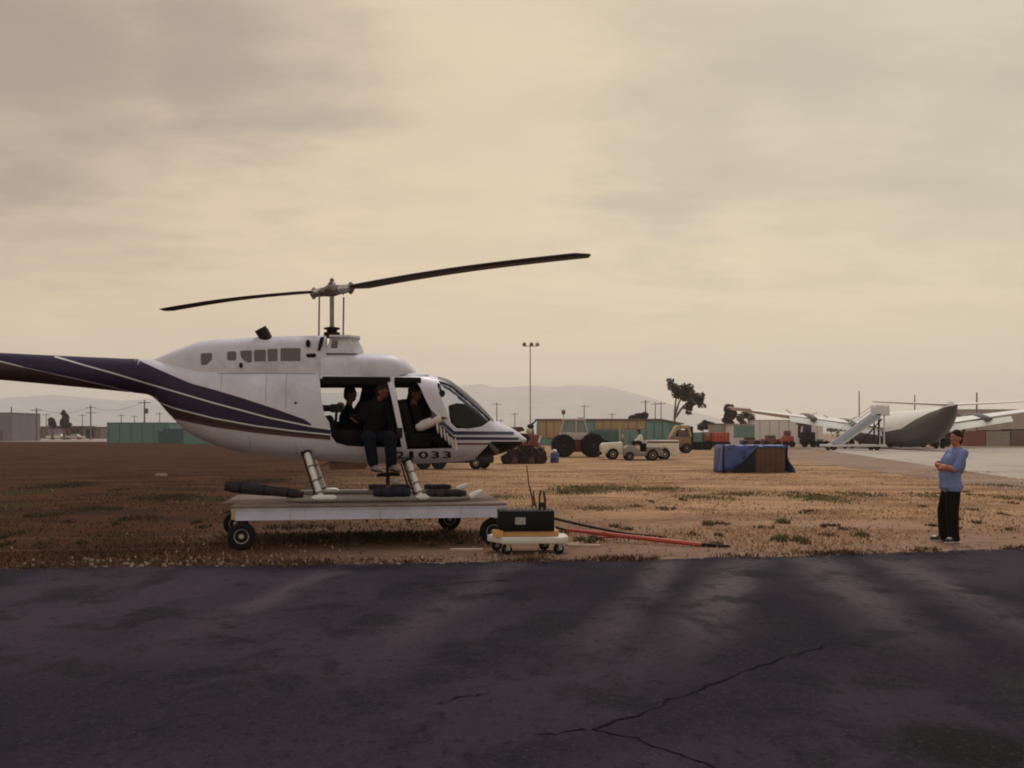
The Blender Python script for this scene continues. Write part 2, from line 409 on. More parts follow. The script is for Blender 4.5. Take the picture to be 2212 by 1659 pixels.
k.L(c, k.b.inputs['Base Color']); k.b.inputs['Roughness'].default_value = .95; k.b.inputs['Specular IOR Level'].default_value = .02
k.bump(k.mth('ADD', k.mth('MULTIPLY', n_fine, 1.0), k.mth('MULTIPLY', n_v, .5)), .9, .05)

k = nodes_for('asphalt')
a_big = k.noise(.16, 5, .6, 1, 1, .6, (2, 2, 0)); a_st = k.noise(.9, 5, .6, 1, .16, .3); a_mid = k.noise(1.3, 7, .65, 1, .7, .3); a_gr = k.noise(90, 3, .6); a_gv = k.noise(260, 2, .5); a_sp = k.noise(34, 4, .7); a_sp2 = k.noise(13, 5, .7, 1, .6); a_wear = k.noise(1.25, 4, .55, 1, .10, .2, (.4, 0, 0))
c = k.mix((.018, .014, .0225), (.043, .034, .0455), k.mr(a_big, .38, .60))
def worn(x0_, y0_, x1_, y1_, w):
    m_ = (x1_-x0_)/(y1_-y0_); u = k.mth('SUBTRACT', k.X, k.mth('ADD', k.mth('MULTIPLY', k.Y, m_), x0_-m_*y0_))
    u = k.mth('ADD', u, k.mth('MULTIPLY', k.mth('SUBTRACT', a_mid, .5), .5))
    return k.mth('MULTIPLY', k.mr(k.mth('ABSOLUTE', u, 0), w*.05, w*1.25, 1, 0), k.mr(k.Y, 6.4, 9.8))
wear = worn(2.9, 12.6, 1.2, 7.5, .42)
for q_ in ((1.9, 12.6, .6, 7.5, .30), (3.9, 12.7, 3.1, 7.5, .45), (5.0, 13, 4.3, 7.6, .40), (-.2, 12, -1.2, 7, .35), (-2.2, 12, -3.0, 7, .3)):
    wear = k.mth('MAXIMUM', wear, k.mth('MULTIPLY', worn(*q_), .9 if q_[0] > 1 else .5))
c = k.mix(c, (.105, .087, .097), k.mth('MULTIPLY', wear, k.mr(a_st, .30, .60, .3, .85)))
c = k.mix(c, (.013, .011, .016), k.mth('MULTIPLY', k.mr(a_mid, .48, .62), .7))
def patch(x, y, rx, ry, soft=.35):
    dx = k.mth('DIVIDE', k.mth('SUBTRACT', k.X, x), rx); dy = k.mth('DIVIDE', k.mth('SUBTRACT', k.Y, y), ry)
    d = k.mth('POWER', k.mth('ADD', k.mth('MULTIPLY', dx, dx), k.mth('MULTIPLY', dy, dy)), .5)
    d = k.mth('ADD', d, k.mth('MULTIPLY', k.mth('SUBTRACT', a_mid, .5), 1.1))
    return k.mr(d, 1-soft, 1+soft*.3, 1, 0)
c = k.mix(c, (.040, .041, .025), k.mth('MULTIPLY', patch(4.6, 5.6, 1.6, 1.7), .75))      # greenish glare painted into the asphalt colour
c = k.mix(c, (.012, .010, .011), k.mth('MULTIPLY', patch(2.45, 5.35, .42, .45), .8))     # oil stain
c = k.mix(c, (.013, .011, .017), k.mth('MULTIPLY', patch(-3.0, 6.0, 3.2, 1.5, .8), .6))  # vignette darkening painted into the near left asphalt
c = k.mix(c, (.072, .060, .064), k.mth('MULTIPLY', k.mr(a_sp, .52, .72), .50))
c = k.mix(c, (.008, .006, .009), k.mth('MULTIPLY', k.mr(a_sp2, .52, .70), .55))
k.L(c, k.b.inputs['Base Color']); k.b.inputs['Roughness'].default_value = .85
k.bump(k.mth('ADD', a_gr, k.mth('MULTIPLY', a_gv, .6)), .55, .006); k.b.inputs['Specular IOR Level'].default_value = .03

k = nodes_for('concrete_grey')
g1 = k.noise(.25, 6, .6, 1, 1); g2 = k.noise(4, 6, .6)
k.L(k.mix(k.mix((.44, .38, .32), (.34, .29, .25), k.mr(g1, .4, .65)), (.25, .21, .18), k.mth('MULTIPLY', k.mr(g2, .55, .75), .4)), k.b.inputs['Base Color']); k.b.inputs['Roughness'].default_value = .9
k = nodes_for('shoulder_dirt')
g1 = k.noise(.3, 6, .6, .5, 1); g2 = k.noise(3, 6, .6)
k.L(k.mix(k.mix((.29, .20, .145), (.22, .145, .105), k.mr(g1, .4, .6)), (.15, .10, .07), k.mth('MULTIPLY', k.mr(g2, .5, .7), .5)), k.b.inputs['Base Color']); k.b.inputs['Roughness'].default_value = .95
mat('road_pale', (.27, .205, .18), .9, var=.15, scale=.05); mat('road_dark', (.10, .075, .062), .9, var=.2, scale=.1)
mat('crack', (.017, .0135, .0175), .95, spec=.0)

def sheet(name, pts, z, m, parent=None):
    b = MB(); b.add([(p[0], p[1], z) for p in pts], [tuple(range(len(pts)))])
    return b.build(name, m, parent)
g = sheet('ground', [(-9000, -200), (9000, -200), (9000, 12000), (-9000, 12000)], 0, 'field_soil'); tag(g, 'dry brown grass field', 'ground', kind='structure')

# asphalt apron with a ragged edge toward the field
edge = [(-60, 10.0), (-12, 12.0), (-6.4, 12.47), (-3.6, 12.7), (0, 13.05), (3.1, 13.55), (7.46, 14.5), (14, 15.9), (60, 24)]
ex = np.array([e[0] for e in edge]); ey = np.array([e[1] for e in edge])
xs = np.unique(np.concatenate([np.linspace(-60, -10, 40), np.linspace(-10, 12, 330), np.linspace(12, 60, 40)]))
jit = np.convolve(RNG.normal(0, 1, len(xs)+8), np.ones(9)/9, 'valid')*.14 + RNG.normal(0, .022, len(xs))
pts = [(x, y) for x, y in zip(xs, np.interp(xs, ex, ey)+jit)]
ap = sheet('apron', [(60, -60), (-60, -60)][::-1]+pts[::-1], .012, 'asphalt'); tag(ap, 'cracked dark asphalt apron in the foreground', 'apron', kind='structure')
def crack(path, w=.018):
    pts = [G(*p) for p in path]; fine = []
    for a, b_ in zip(pts, pts[1:]):
        n = max(4, int((b_-a).length/.12))
        for i in range(n): fine.append(a.lerp(b_, i/n)+Vector((RNG.normal(0, .02), RNG.normal(0, .02), 0)))
    fine.append(pts[-1]); vs = []; fs = []
    for i, p in enumerate(fine):
        t = (fine[min(i+1, len(fine)-1)]-fine[max(i-1, 0)]).normalized(); nrm = Vector((-t.y, t.x, 0))
        ww = w*RNG.uniform(.25, 1.3)
        vs += [(p+nrm*ww)[:2]+(.0165,), (p-nrm*ww)[:2]+(.0165,)]
    fs = [(2*i, 2*i+1, 2*i+3, 2*i+2) for i in range(len(fine)-1)]
    b = MB(); b.v = vs; b.f = fs; b.build('crack', 'crack', ap)
crack([(1795, 1392), (1700, 1422), (1590, 1462), (1490, 1500), (1400, 1540), (1280, 1582)], .011)
crack([(1280, 1582), (1210, 1588), (1150, 1592)], .009)
crack([(1280, 1582), (1370, 1598), (1450, 1632), (1530, 1655), (1600, 1700)], .008)
crack([(1795, 1392), (1880, 1400), (1990, 1412)], .006)
crack([(940, 1525), (1010, 1510), (1060, 1502)], .008)
crack([(1100, 1255), (1000, 1262), (880, 1275)], .012)

A, B = G(1770, 970.5), G(2212, 1037); d = (B-A)
sheet_pts = [A, B, B+d*.9, Vector((130, 10, 0)), Vector((130, 112, 0)), Vector((A.x-2, 112, 0))]
t = sheet('taxiway', sheet_pts, .012, 'concrete_grey'); tag(t, 'pale concrete taxiway beyond the dry field', 'taxiway', kind='structure')
A2, B2 = G(1560, 972), G(2212, 1063); d2 = B2-A2
t = sheet('taxiway_shoulder', [A2, B2, B2+d2*.9, B+d*.9+Vector((1, 1, 0)), B+Vector((.5, .5, 0)), A+Vector((.5, .5, 0))], .006, 'shoulder_dirt'); tag(t, 'bare dirt shoulder beside the pale taxiway', 'shoulder', kind='structure')
t = sheet('service_road', [(20, 113), (150, 113), (150, 121), (20, 121)], .008, 'road_dark'); tag(t, 'dark service road behind the parked airliner', 'road', kind='structure')
t = sheet('dirt_road', [(-150, 200), (-66, 186), (-60, 300), (-210, 330)], .008, 'road_pale'); tag(t, 'pale dirt lot before the low brown buildings', 'road', kind='structure')

# ------------------------------------------------------------------ grass and weeds
def blades(name, pos, h, w, m, label, cat, lean=.5):
    n = len(pos); a = RNG.uniform(0, 2*np.pi, n); hh = h*RNG.uniform(.5, 1.3, n); ww = w*RNG.uniform(.6, 1.4, n)
    la = RNG.uniform(0, 2*np.pi, n); le = hh*lean*RNG.uniform(.1, 1.4, n)
    v = np.zeros((n, 3, 3)); v[:, 0, 0] = pos[:, 0]-np.cos(a)*ww; v[:, 0, 1] = pos[:, 1]-np.sin(a)*ww
    v[:, 1, 0] = pos[:, 0]+np.cos(a)*ww; v[:, 1, 1] = pos[:, 1]+np.sin(a)*ww
    v[:, 2, 0] = pos[:, 0]+np.cos(la)*le; v[:, 2, 1] = pos[:, 1]+np.sin(la)*le; v[:, 2, 2] = hh
    me = bpy.data.meshes.new(name); me.vertices.add(3*n); me.vertices.foreach_set('co', v.ravel())
    me.loops.add(3*n); me.loops.foreach_set('vertex_index', np.arange(3*n, dtype=np.int32))
    me.polygons.add(n); me.polygons.foreach_set('loop_start', np.arange(0, 3*n, 3, dtype=np.int32)); me.update(calc_edges=True)
    me.materials.append(MT[m]); o = bpy.data.objects.new(name, me); COL.objects.link(o)
    return tag(o, label, cat, kind='stuff')
def edge_y(x): return np.interp(x, ex, ey)
def field_points(n, y0, y1, power=1.6, clump=8, spread=.18, margin=.12):
    nc = n//clump; u = RNG.uniform(0, 1, nc); y = y0+(y1-y0)*u**power; x = RNG.uniform(-.62, .62, nc)*y
    c = np.stack([x, y], 1); p = np.repeat(c, clump, 0)+RNG.normal(0, spread, (nc*clump, 2))
    return p[p[:, 1] > edge_y(p[:, 0])+margin]
def wave(p, s, seed):
    r = np.random.default_rng(seed); f = np.zeros(len(p))
    for i in range(6):
        q = r.uniform(0, 2*np.pi); kx, ky = np.cos(q)*s*r.uniform(.5, 1.6), np.sin(q)*s*r.uniform(.5, 1.6)*1.6
        f += np.sin(p[:, 0]*kx+p[:, 1]*ky+r.uniform(0, 6.28))
    return f/2.4
p = field_points(110000, 13, 46, 1.5, 10, .20)
p = p[(wave(p, .8, 3)+RNG.normal(0, .5, len(p))) > -.15]
dry = p[(p[:, 0]+.10*p[:, 1]+RNG.normal(0, 2.2, len(p))) > .5]; soil = p[(p[:, 0]+.10*p[:, 1]) <= .5]
blades('dry_grass', dry, .05, .011, 'straw', 'short straw coloured dry grass of the open field', 'grass', .9)
blades('brown_grass', np.concatenate([soil[::2], p[::9]]), .045, .012, 'straw_dark', 'sparse brown grass on the reddish soil, painted darker along with it', 'grass', .9)
def patches(lst, n):
    out = []
    for (vx, vy, rvx, rvy) in lst:
        c = G(vx, vy); rx = rvx/F*c.y; ry = rvy/(vy-HY)*c.y
        k_ = max(60, int(n*rx*ry)); q = RNG.normal(0, .5, (k_, 2)); q = q[(q**2).sum(1) < 1.2]
        out.append(np.stack([c.x+q[:, 0]*rx, c.y+q[:, 1]*ry], 1))
    return np.concatenate(out)
gl = [(1760, 1076, 80, 13), (1860, 1070, 60, 7), (1600, 1068, 60, 6), (1560, 1078, 40, 5), (1300, 1056, 110, 9), (1240, 1062, 70, 8), (1420, 1058, 90, 6), (2010, 1073, 40, 8), (2190, 1078, 40, 7),
      (1290, 1100, 60, 5), (1080, 1075, 60, 5), (2160, 1050, 50, 4), (440, 1080, 60, 5), (60, 1065, 50, 7), (20, 1095, 60, 8), (1500, 1075, 50, 5)]
blades('green_weed', patches(gl, 420), .07, .013, 'weed_green', 'low green weeds in scattered patches on the dry field', 'weeds', .6)
dl = [(130, 1050, 70, 8), (350, 1075, 75, 8), (430, 1078, 60, 6), (200, 1100, 60, 6), (90, 1115, 60, 6), (300, 1120, 60, 5), (640, 1140, 80, 6), (560, 1040, 60, 6), (800, 1162, 280, 16)]  # last patch added to deepen the platform's shade; first stands for a mound's shadow
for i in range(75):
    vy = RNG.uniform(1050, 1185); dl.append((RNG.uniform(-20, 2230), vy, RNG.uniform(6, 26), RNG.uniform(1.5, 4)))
blades('dark_weed_and_shade', patches(dl, 700), .06, .014, 'weed_dark', 'dark tufts of dead weeds dotted over the field, added under the platform to deepen its shade', 'weeds', .5)
for (vx, vy, r_) in ((1688, 1166, 16), (1728, 1170, 20), (1685, 1170, 20), (1862, 1160, 16), (1690, 1130, 15), (1530, 1135, 14), (1275, 1172, 12)):
    q = patches([(vx, vy, r_, 3)], 6000); q = q[np.argsort(((q-q.mean(0))**2).sum(1))[:max(20, int(len(q)*.85))]]
    o = blades('weed_tuft', q, .085, .014, 'weed_green', 'small dark green tuft on the bare verge beside the apron', 'weed', .5)
    del o['kind']; o['group'] = 'weed tufts along the verge'
xe = RNG.uniform(-11, 13, 2600); ce = np.repeat(np.stack([xe, edge_y(xe)+.05+RNG.normal(0, .16, 2600)], 1)[np.sin(xe*1.7)+np.sin(xe*4.3+1)+RNG.normal(0, .8, 2600) > .55], 7, 0); ce = ce+RNG.normal(0, .05, ce.shape)
blades('verge_grass', ce, .055, .010, 'straw_dark', 'thin brown grass spilling over the ragged apron edge', 'grass', .9)
# loose stones on the verge and apron edge
b = MB()
for i in range(420):
    x = RNG.uniform(-9, 10); y = edge_y(x)+abs(RNG.normal(0, .55))-.15; s = RNG.uniform(.008, .03)
    b.box((x, y, s*.35+.006), (s*2, s*1.5, s), Matrix.Rotation(RNG.uniform(0, 6), 3, 'Z'), .6)
tag(b.build('gravel', 'debris'), 'loose pale gravel along the ragged apron edge', 'gravel', kind='stuff')
for nm, vx, vy, wv, ang in (('ground_board', 1008, 1190, 70, .02), ('ground_board', 1262, 1181, 70, -.03), ('ground_board', 1236, 1178, 30, .10)):
    c = G(vx, vy); s = c.y/F; o = MB().box((0, 0, .017), (wv*s, .085, .034), None).build(nm, 'weathered_wood', None, bevel=.004)
    o.location = (c.x, c.y, 0); o.rotation_euler.z = ang
    tag(o, {1008: 'pale weathered board on the ground left of the casters', 1262: 'long pale board on the ground beside the red bar', 1236: 'short pale board on the ground by the cart caster'}[vx], 'board')
for vx, vy in ((348, 1028),):
    o = MB().box((0, 0, .05), (.5, .25, .10), Matrix.Rotation(.3, 3, 'Z'), .7).build('paper_scrap', 'debris'); o.location = G(vx, vy)
    tag(o, 'small pale scrap lying on the reddish soil', 'scrap')

# ------------------------------------------------------------------ hills
def hills():
    prof = [(-900, 880), (-500, 872), (-200, 862), (0, 859), (60, 855), (113, 853), (162, 857), (224, 862), (273, 864), (323, 861), (420, 858), (560, 852), (720, 848), (860, 838), (960, 834), (1042, 829.5), (1067, 836), (1104, 834.6), (1149, 832), (1203, 836), (1228, 832), (1303, 831.5), (1340, 839.6), (1390, 854), (1439, 869), (1490, 887), (1560, 905), (1700, 918), (1900, 924), (2300, 926), (2900, 922)]
    D0 = 5200.0
    bx = np.array([p_[0] for p_ in prof]); by = np.array([p_[1] for p_ in prof])
    xs_ = np.linspace(-900, 2900, 420); h = (HY-np.interp(xs_, bx, by))/F*D0+CH
    h += np.convolve(RNG.normal(0, 1, 428), np.ones(9)/9, 'valid')*6
    rows = [(.62, .0), (.72, .22), (.82, .42), (.9, .72), (1.0, 1.0), (1.12, .7), (1.3, -.05)]
    vs = []; 
    for (dk, hk) in rows:
        nz = np.convolve(RNG.normal(0, 1, 428), np.ones(9)/9, 'valid')*40*(hk > .1)*(hk < .99)
        for x, hh, z in zip(xs_, h, nz): vs.append(((x-CX)/F*D0*dk*(1 if dk <= 1 else 1), D0*dk, max(-5, hh*hk*dk+z*min(1, hh/200)) if hk > 0 else -5))
    n = len(xs_); fs = [(r*n+i, r*n+i+1, (r+1)*n+i+1, (r+1)*n+i) for r in range(len(rows)-1) for i in range(n-1)]
    b = MB(); b.v = vs; b.f = fs; o = b.build('hills', 'hill', None, 80); tag(o, 'distant hazy mountain ridge on the horizon', 'hills', kind='structure')
hills()
# ------------------------------------------------------------------ landing platform (wheeled helipad)
YAW = R(9)
PL = Vector((-4.02, 14.42, 0))                    # near left corner of the deck
PX = Vector((math.cos(YAW), math.sin(YAW), 0)); PYv = Vector((-math.sin(YAW), math.cos(YAW), 0))
DECK = .645; PLEN, PWID = 3.98, 2.65
pc = PL+PX*(PLEN/2)+PYv*(PWID/2)
plat = thing('landing_platform', 'low wheeled helicopter platform with pale grey beams and plank deck', 'platform', (pc.x, pc.y, 0), YAW)
n = 16
for i in range(n):
    w = (PWID+.02)/n; y = -PWID/2-.01+w*(i+.5)
    ext = -.26 if i > 3 else -.05
    b = MB().box((ext/2+RNG.uniform(-.01, .01), y, DECK-.02-RNG.uniform(0, .004)), (PLEN-ext, w-.012, .036)); b.build('plank', 'plank', plat, bevel=.004)
for s in (-1, 1):
    yb = s*(PWID/2-.05)
    b = MB(); b.prism([(yb-.045, DECK-.220), (yb+.045, DECK-.220), (yb+.045, DECK-.202), (yb+.008, DECK-.202), (yb+.008, DECK-.065), (yb+.045, DECK-.065), (yb+.045, DECK-.045), (yb-.045, DECK-.045), (yb-.045, DECK-.065), (yb-.03, DECK-.065), (yb-.03, DECK-.202), (yb-.045, DECK-.202)], -PLEN/2, PLEN/2, 'yz')
    bo = b.build('side_beam', 'beam_grey', plat)
    for xx in (-1.2, .1, 1.3): MB().box((xx, yb-.034, DECK-.14), (.012, .006, .15)).build('joint_strip', 'rim_grey', bo)
for x in (-PLEN/2+.06, -.7, .7, PLEN/2-.06):
    MB().box((x, 0, DECK-.145), (.08, PWID-.2, .16)).build('cross_beam', 'beam_grey', plat)
MB().box((-PLEN/2-.02, -PWID/2+.16, DECK-.13), (.06, .3, .15)).build('end_board', 'weathered_wood', plat, bevel=.006)
def wheel(root, c, r, w, tyre='rubber', rim='rim_grey', rr=.52, name='wheel', lug=False):
    x, y, z = c
    b = MB().lathe([(r*rr, -w*.42), (r*.80, -w*.5), (r*.94, -w*.44), (r, -w*.25), (r, w*.25), (r*.94, w*.44), (r*.80, w*.5), (r*rr, w*.42)], c, 'y', 26)
    if lug:
        for k_ in range(22):
            a = 2*math.pi*k_/22
            b.box((x+math.cos(a)*r*.99, y+(.18 if k_ % 2 else -.18)*w, z+math.sin(a)*r*.99), (r*.10, w*.5, r*.07), Matrix.Rotation(-a, 3, 'Y'))
    o = b.build(name, tyre, root, 50)
    MB().lathe([(r*.10, -w*.50), (r*.16, -w*.50), (r*.20, -w*.40), (r*(rr-.12), -w*.36), (r*rr, -w*.45), (r*(rr+.02), -w*.40), (r*(rr+.02), w*.40), (r*rr, w*.45), (r*.2, w*.36), (r*.1, w*.5)], c, 'y', 22).build('rim', rim, o, 40)
    return o
def plat_local(v): q = v-Vector((pc.x, pc.y, 0)); return Vector((q.dot(PX), q.dot(PYv), 0))
wr = .20
for (x, y) in ((-PLEN/2+.10, -PWID/2+.02), (PLEN/2-.18, -PWID/2+.16), (-PLEN/2-.22, PWID/2-.55), (PLEN/2-.62, PWID/2-.12)):
    wheel(plat, (x, y, wr), wr, .15)
    f = MB().bar((x, y+.09, wr), (x, y+.16, wr), .03); f.box((x, y+.17, wr+.13), (.07, .05, .36)); f.box((x+.08, y+.19, DECK-.14), (.26, .06, .06)); f.build('wheel_bracket', 'dark_iron', plat)

# ------------------------------------------------------------------ helicopter
HC = Vector((-2.886, 15.95, DECK+.004))
hx = Vector((math.cos(YAW), math.sin(YAW), 0)); hy = Vector((-math.sin(YAW), math.cos(YAW), 0))
heli = thing('helicopter', 'white light helicopter with navy and maroon swept stripes, doors removed', 'helicopter', HC, YAW)
def hp(vx, vy, off=0.0):
    """side-view measurement: where the sight line meets the fore-and-aft plane 'off' metres to the near side"""
    d = Vector(((vx-CX)/F, 1, (HY-vy)/F)); o = Vector((0, 0, CH)); p0 = HC-hy*off
    t = (p0-o).dot(hy)/d.dot(hy); q = o+d*t-HC
    return q.dot(hx), q.z
# stations: vx, top row, bottom row, half width, exponent, fraction of height where widest
ST = [(0, 762.5, 820, .165, 2.0, .5), (100, 767.5, 829, .20, 2.0, .5), (200, 772, 838.5, .24, 2, .5), (268, 775, 845.5, .28, 2.1, .5), (318, 776, 851, .31, 2.1, .5), (330, 777, 855, .33, 2.1, .5), (347, 778, 872, .36, 2.1, .5), (377, 782, 906, .42, 2.2, .5),
      (400, 786, 930, .46, 2.3, .5), (430, 790, 947, .50, 2.4, .48), (464, 793, 961, .55, 2.5, .46), (513, 797, 976, .59, 2.6, .45), (580, 799, 985, .63, 2.7, .45), (647, 800, 991, .65, 2.8, .45), (766, 801, 1000, .66, 2.9, .45),
      (837, 802, 1002, .66, 2.9, .45), (880, 803, 1002, .66, 2.8, .45), (915, 806, 1001, .65, 2.7, .45), (941, 812, 1000, .63, 2.5, .45), (969, 820, 998.5, .60, 2.4, .46), (998, 841, 996.5, .55, 2.3, .47), (1032, 870, 991, .47, 2.2, .48), (1052, 891, 987.5, .42, 2.2, .5),
      (1066, 907, 984, .375, 2.1, .52), (1080, 913, 980, .33, 2.1, .53), (1096, 920, 974.5, .27, 2.1, .53), (1110, 927, 968, .21, 2.1, .52), (1122, 936, 962, .145, 2.0, .5), (1131, 944, 957, .08, 2.0, .5), (1136, 949, 953.5, .03, 2, .5)]
SX, ZT, ZB, HW, EN, FR = [], [], [], [], [], []
x0, zt0 = hp(0, 762.5); _, zb0 = hp(0, 820)
for (x, t, bo, w, e, fr) in ((-7.6, zt0-.06, zb0+.14, .09, 2, .5), (-6.8, zt0-.03, zb0+.09, .125, 2, .5)):
    SX.append(x); ZT.append(t); ZB.append(bo); HW.append(w); EN.append(e); FR.append(fr)
for (vx, t, bo, w, e, fr) in ST:
    x, zt = hp(vx, t); _, zb = hp(vx, bo); SX.append(x); ZT.append(zt); ZB.append(zb); HW.append(w); EN.append(e); FR.append(fr)
GX = np.linspace(SX[0], SX[-1], 1400)
def sm(a, w=25):
    y = np.interp(GX, SX, a); yy = np.pad(y, w, mode='edge'); kk = np.hanning(2*w+1); kk /= kk.sum(); return np.convolve(yy, kk, 'valid')
TZT, TZB, THW, TEN, TFR = sm(ZT, 12), sm(ZB, 12), sm(HW), sm(EN), sm(FR)
def sec(x): return tuple(float(np.interp(x, GX, t)) for t in (TZT, TZB, THW, TEN, TFR))
def half_y(x, z, inf=0.0):
    zt, zb, hw, e, fr = sec(x); zt += inf; zb -= inf; hw += inf; zc = zb+(zt-zb)*fr
    hh = (zt-zc) if z > zc else (zc-zb); r = abs(z-zc)/max(hh, 1e-5)
    return 0.0 if r >= 1 else hw*(1-r**e)**(1/e)
def theta_of(x, z, inf):
    zt, zb, hw, e, fr = sec(x); zt += inf; zb -= inf; zc = zb+(zt-zb)*fr; hh = (zt-zc) if z > zc else (zc-zb)
    r = min(1.0, abs(z-zc)/hh); return math.copysign(math.asin(r**(e/2)), z-zc)
def at_theta(x, th, inf):
    zt, zb, hw, e, fr = sec(x); zt += inf; zb -= inf; hw += inf; zc = zb+(zt-zb)*fr; s, c = math.sin(th), math.cos(th)
    hh = (zt-zc) if s > 0 else (zc-zb)
    return hw*abs(c)**(2/e), zc+math.copysign(hh*abs(s)**(2/e), s)
def loft(x0_, x1_, n, seg, inf=0.0, floor=None):
    b = MB(); vs = []; xs_ = np.linspace(x0_, x1_, n)
    for x in xs_:
        for k_ in range(seg):
            th = 2*math.pi*k_/seg; y, z = at_theta(x, math.asin(max(-1, min(1, math.sin(th)))), inf)
            if math.cos(th) < 0: y = -y
            if floor is not None: z = max(z, floor)
            vs.append((x, y, z))
    fs = [(i*seg+k_, i*seg+(k_+1) % seg, (i+1)*seg+(k_+1) % seg, (i+1)*seg+k_) for i in range(n-1) for k_ in range(seg)]
    fs += [tuple(range(seg))[::-1], tuple((n-1)*seg+k_ for k_ in range(seg))]
    return b.add(vs, fs)
def surf(vx, vy, guess=.55):
    """point of the near side of the hull seen at (vx, vy)"""
    off = guess
    for _ in range(4):
        x, z = hp(vx, vy, off); off = half_y(x, z)
    return x, z
def hpoly(pts, off): return [hp(a, c, off) for a, c in pts]

# openings
REAR = [(690, 817), (836, 818.5), (846, 862), (857, 915), (868, 966), (800, 966), (752, 963.5), (727, 957), (716, 943), (711, 912), (701, 897), (694, 862)]
FRONT = [(851, 822), (900, 823), (908, 836), (917, 858), (936, 896), (948, 905), (962, 935), (979, 968), (880, 970.5), (868, 915), (858, 865)]
SHIELD = [(949, 823), (962, 826), (980, 836), (1000, 853), (1022, 872), (1045, 892), (1060, 908), (1040, 921), (1012, 926), (985, 926), (972, 914), (958, 878), (947, 850), (944, 832)]
FARREAR = [(690, 838), (782, 838), (776, 864), (748, 908), (705, 914), (697, 880)]
FARFRONT = [(853, 838), (884, 838), (878, 862), (859, 864)]
def cutter(pts, off, y0, y1):
    b = MB().prism(hpoly(pts, off), y0, y1, 'xz'); return b.build('cut', None)
def boolean(o, others, op='DIFFERENCE'):
    for c_ in others:
        m = o.modifiers.new('b', 'BOOLEAN'); m.operation = op; m.object = c_; m.solver = 'EXACT'
    me = evaluated(o); return me
hull = loft(SX[0], SX[-1], 190, 56).build('hull_solid', None)
xr, _ = hp(676, 900, .5); xf, _ = hp(1088, 900, .3)
inner = loft(xr, xf, 70, 48, -.035, hp(800, 971, .5)[1]).build('inner', None)
cuts = [cutter(REAR, .62, -1.2, 0), cutter(FRONT, .62, -1.2, 0), cutter(SHIELD, .42, -1.2, 1.2), cutter(FARREAR, -.6, 0, 1.2), cutter(FARFRONT, -.6, 0, 1.2)]
me = boolean(hull, [inner]+cuts)
fus = bpy.data.objects.new('fuselage', me); COL.objects.link(fus); fus.parent = heli; me.name = 'fuselage'
me.materials.clear()
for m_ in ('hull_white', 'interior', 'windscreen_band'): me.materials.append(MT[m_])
xs0, xs1 = hp(946, 820)[0], hp(1064, 900)[0]
shp = hpoly(SHIELD[:7], .42); sx_ = [p_[0] for p_ in shp]; sz_ = [p_[1] for p_ in shp]
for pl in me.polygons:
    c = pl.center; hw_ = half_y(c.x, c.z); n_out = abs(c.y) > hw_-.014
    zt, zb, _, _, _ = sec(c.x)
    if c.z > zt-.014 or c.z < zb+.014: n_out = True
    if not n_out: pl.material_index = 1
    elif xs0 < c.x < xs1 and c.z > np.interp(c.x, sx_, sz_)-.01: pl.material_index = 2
    pl.use_smooth = True
shade(me, 32)
# glazing: slices of a thin skin just inside the openings
skin_o = loft(hp(655, 900)[0], hp(1100, 900)[0], 90, 56, -.010).build('skin', None); skin_i = loft(hp(650, 900)[0]-.1, hp(1104, 900)[0], 90, 56, -.016).build('skin_in', None)
glass('clear_glass', (.93, .94, .95)); glass('far_glass', (.90, .91, .92))
def pane(name, c_, m_):
    o = skin_o.copy(); o.data = skin_o.data.copy(); COL.objects.link(o)
    md = o.modifiers.new('b', 'BOOLEAN'); md.operation = 'DIFFERENCE'; md.object = skin_i; md.solver = 'EXACT'
    md = o.modifiers.new('c', 'BOOLEAN'); md.operation = 'INTERSECT'; md.object = c_; md.solver = 'EXACT'
    me_ = evaluated(o); drop(o); me_.materials.clear(); me_.materials.append(MT[m_]); me_.polygons.foreach_set('use_smooth', [True]*len(me_.polygons))
    o = bpy.data.objects.new(name, me_); COL.objects.link(o); o.parent = heli
    for pl in me_.polygons: pl.material_index = 0
hv = [cutter(SHIELD, .42, -1.2, -.004), cutter(SHIELD, .42, .004, 1.2)]
for c_ in hv: pane('windshield', c_, 'clear_glass')
pane('window', cuts[3], 'far_glass'); pane('window', cuts[4], 'far_glass')
for o in [hull, inner, skin_o, skin_i]+cuts+hv: drop(o)

def decal(name, vxs, tops, bots, m_, inf=.004, n=60, rows=8, both=True, parent=None, hideends=False):
    """painted area laid on the hull between two traced curves"""
    parent = parent or fus
    cols = np.linspace(vxs[0], vxs[-1], n); P_ = []
    for vx in cols:
        a = surf(vx, float(np.interp(vx, vxs, tops))); c = surf(vx, float(np.interp(vx, vxs, bots))); x = (a[0]+c[0])/2
        t0, t1 = theta_of(x, a[1], inf), theta_of(x, c[1], inf)
        P_.append([(x,)+at_theta(x, t0+(t1-t0)*r_/rows, inf) for r_ in range(rows+1)])
    for s in ((-1, 1) if both else (-1,)):
        b = MB(); vs = [(x, s*y, z) for col in P_ for (x, y, z) in col]; w = rows+1
        fs = [(i*w+r_, i*w+r_+1, (i+1)*w+r_+1, (i+1)*w+r_) for i in range(n-1) for r_ in range(rows)]
        b.add(vs, fs); b.build(name, m_, parent, 60)
BIG = 40
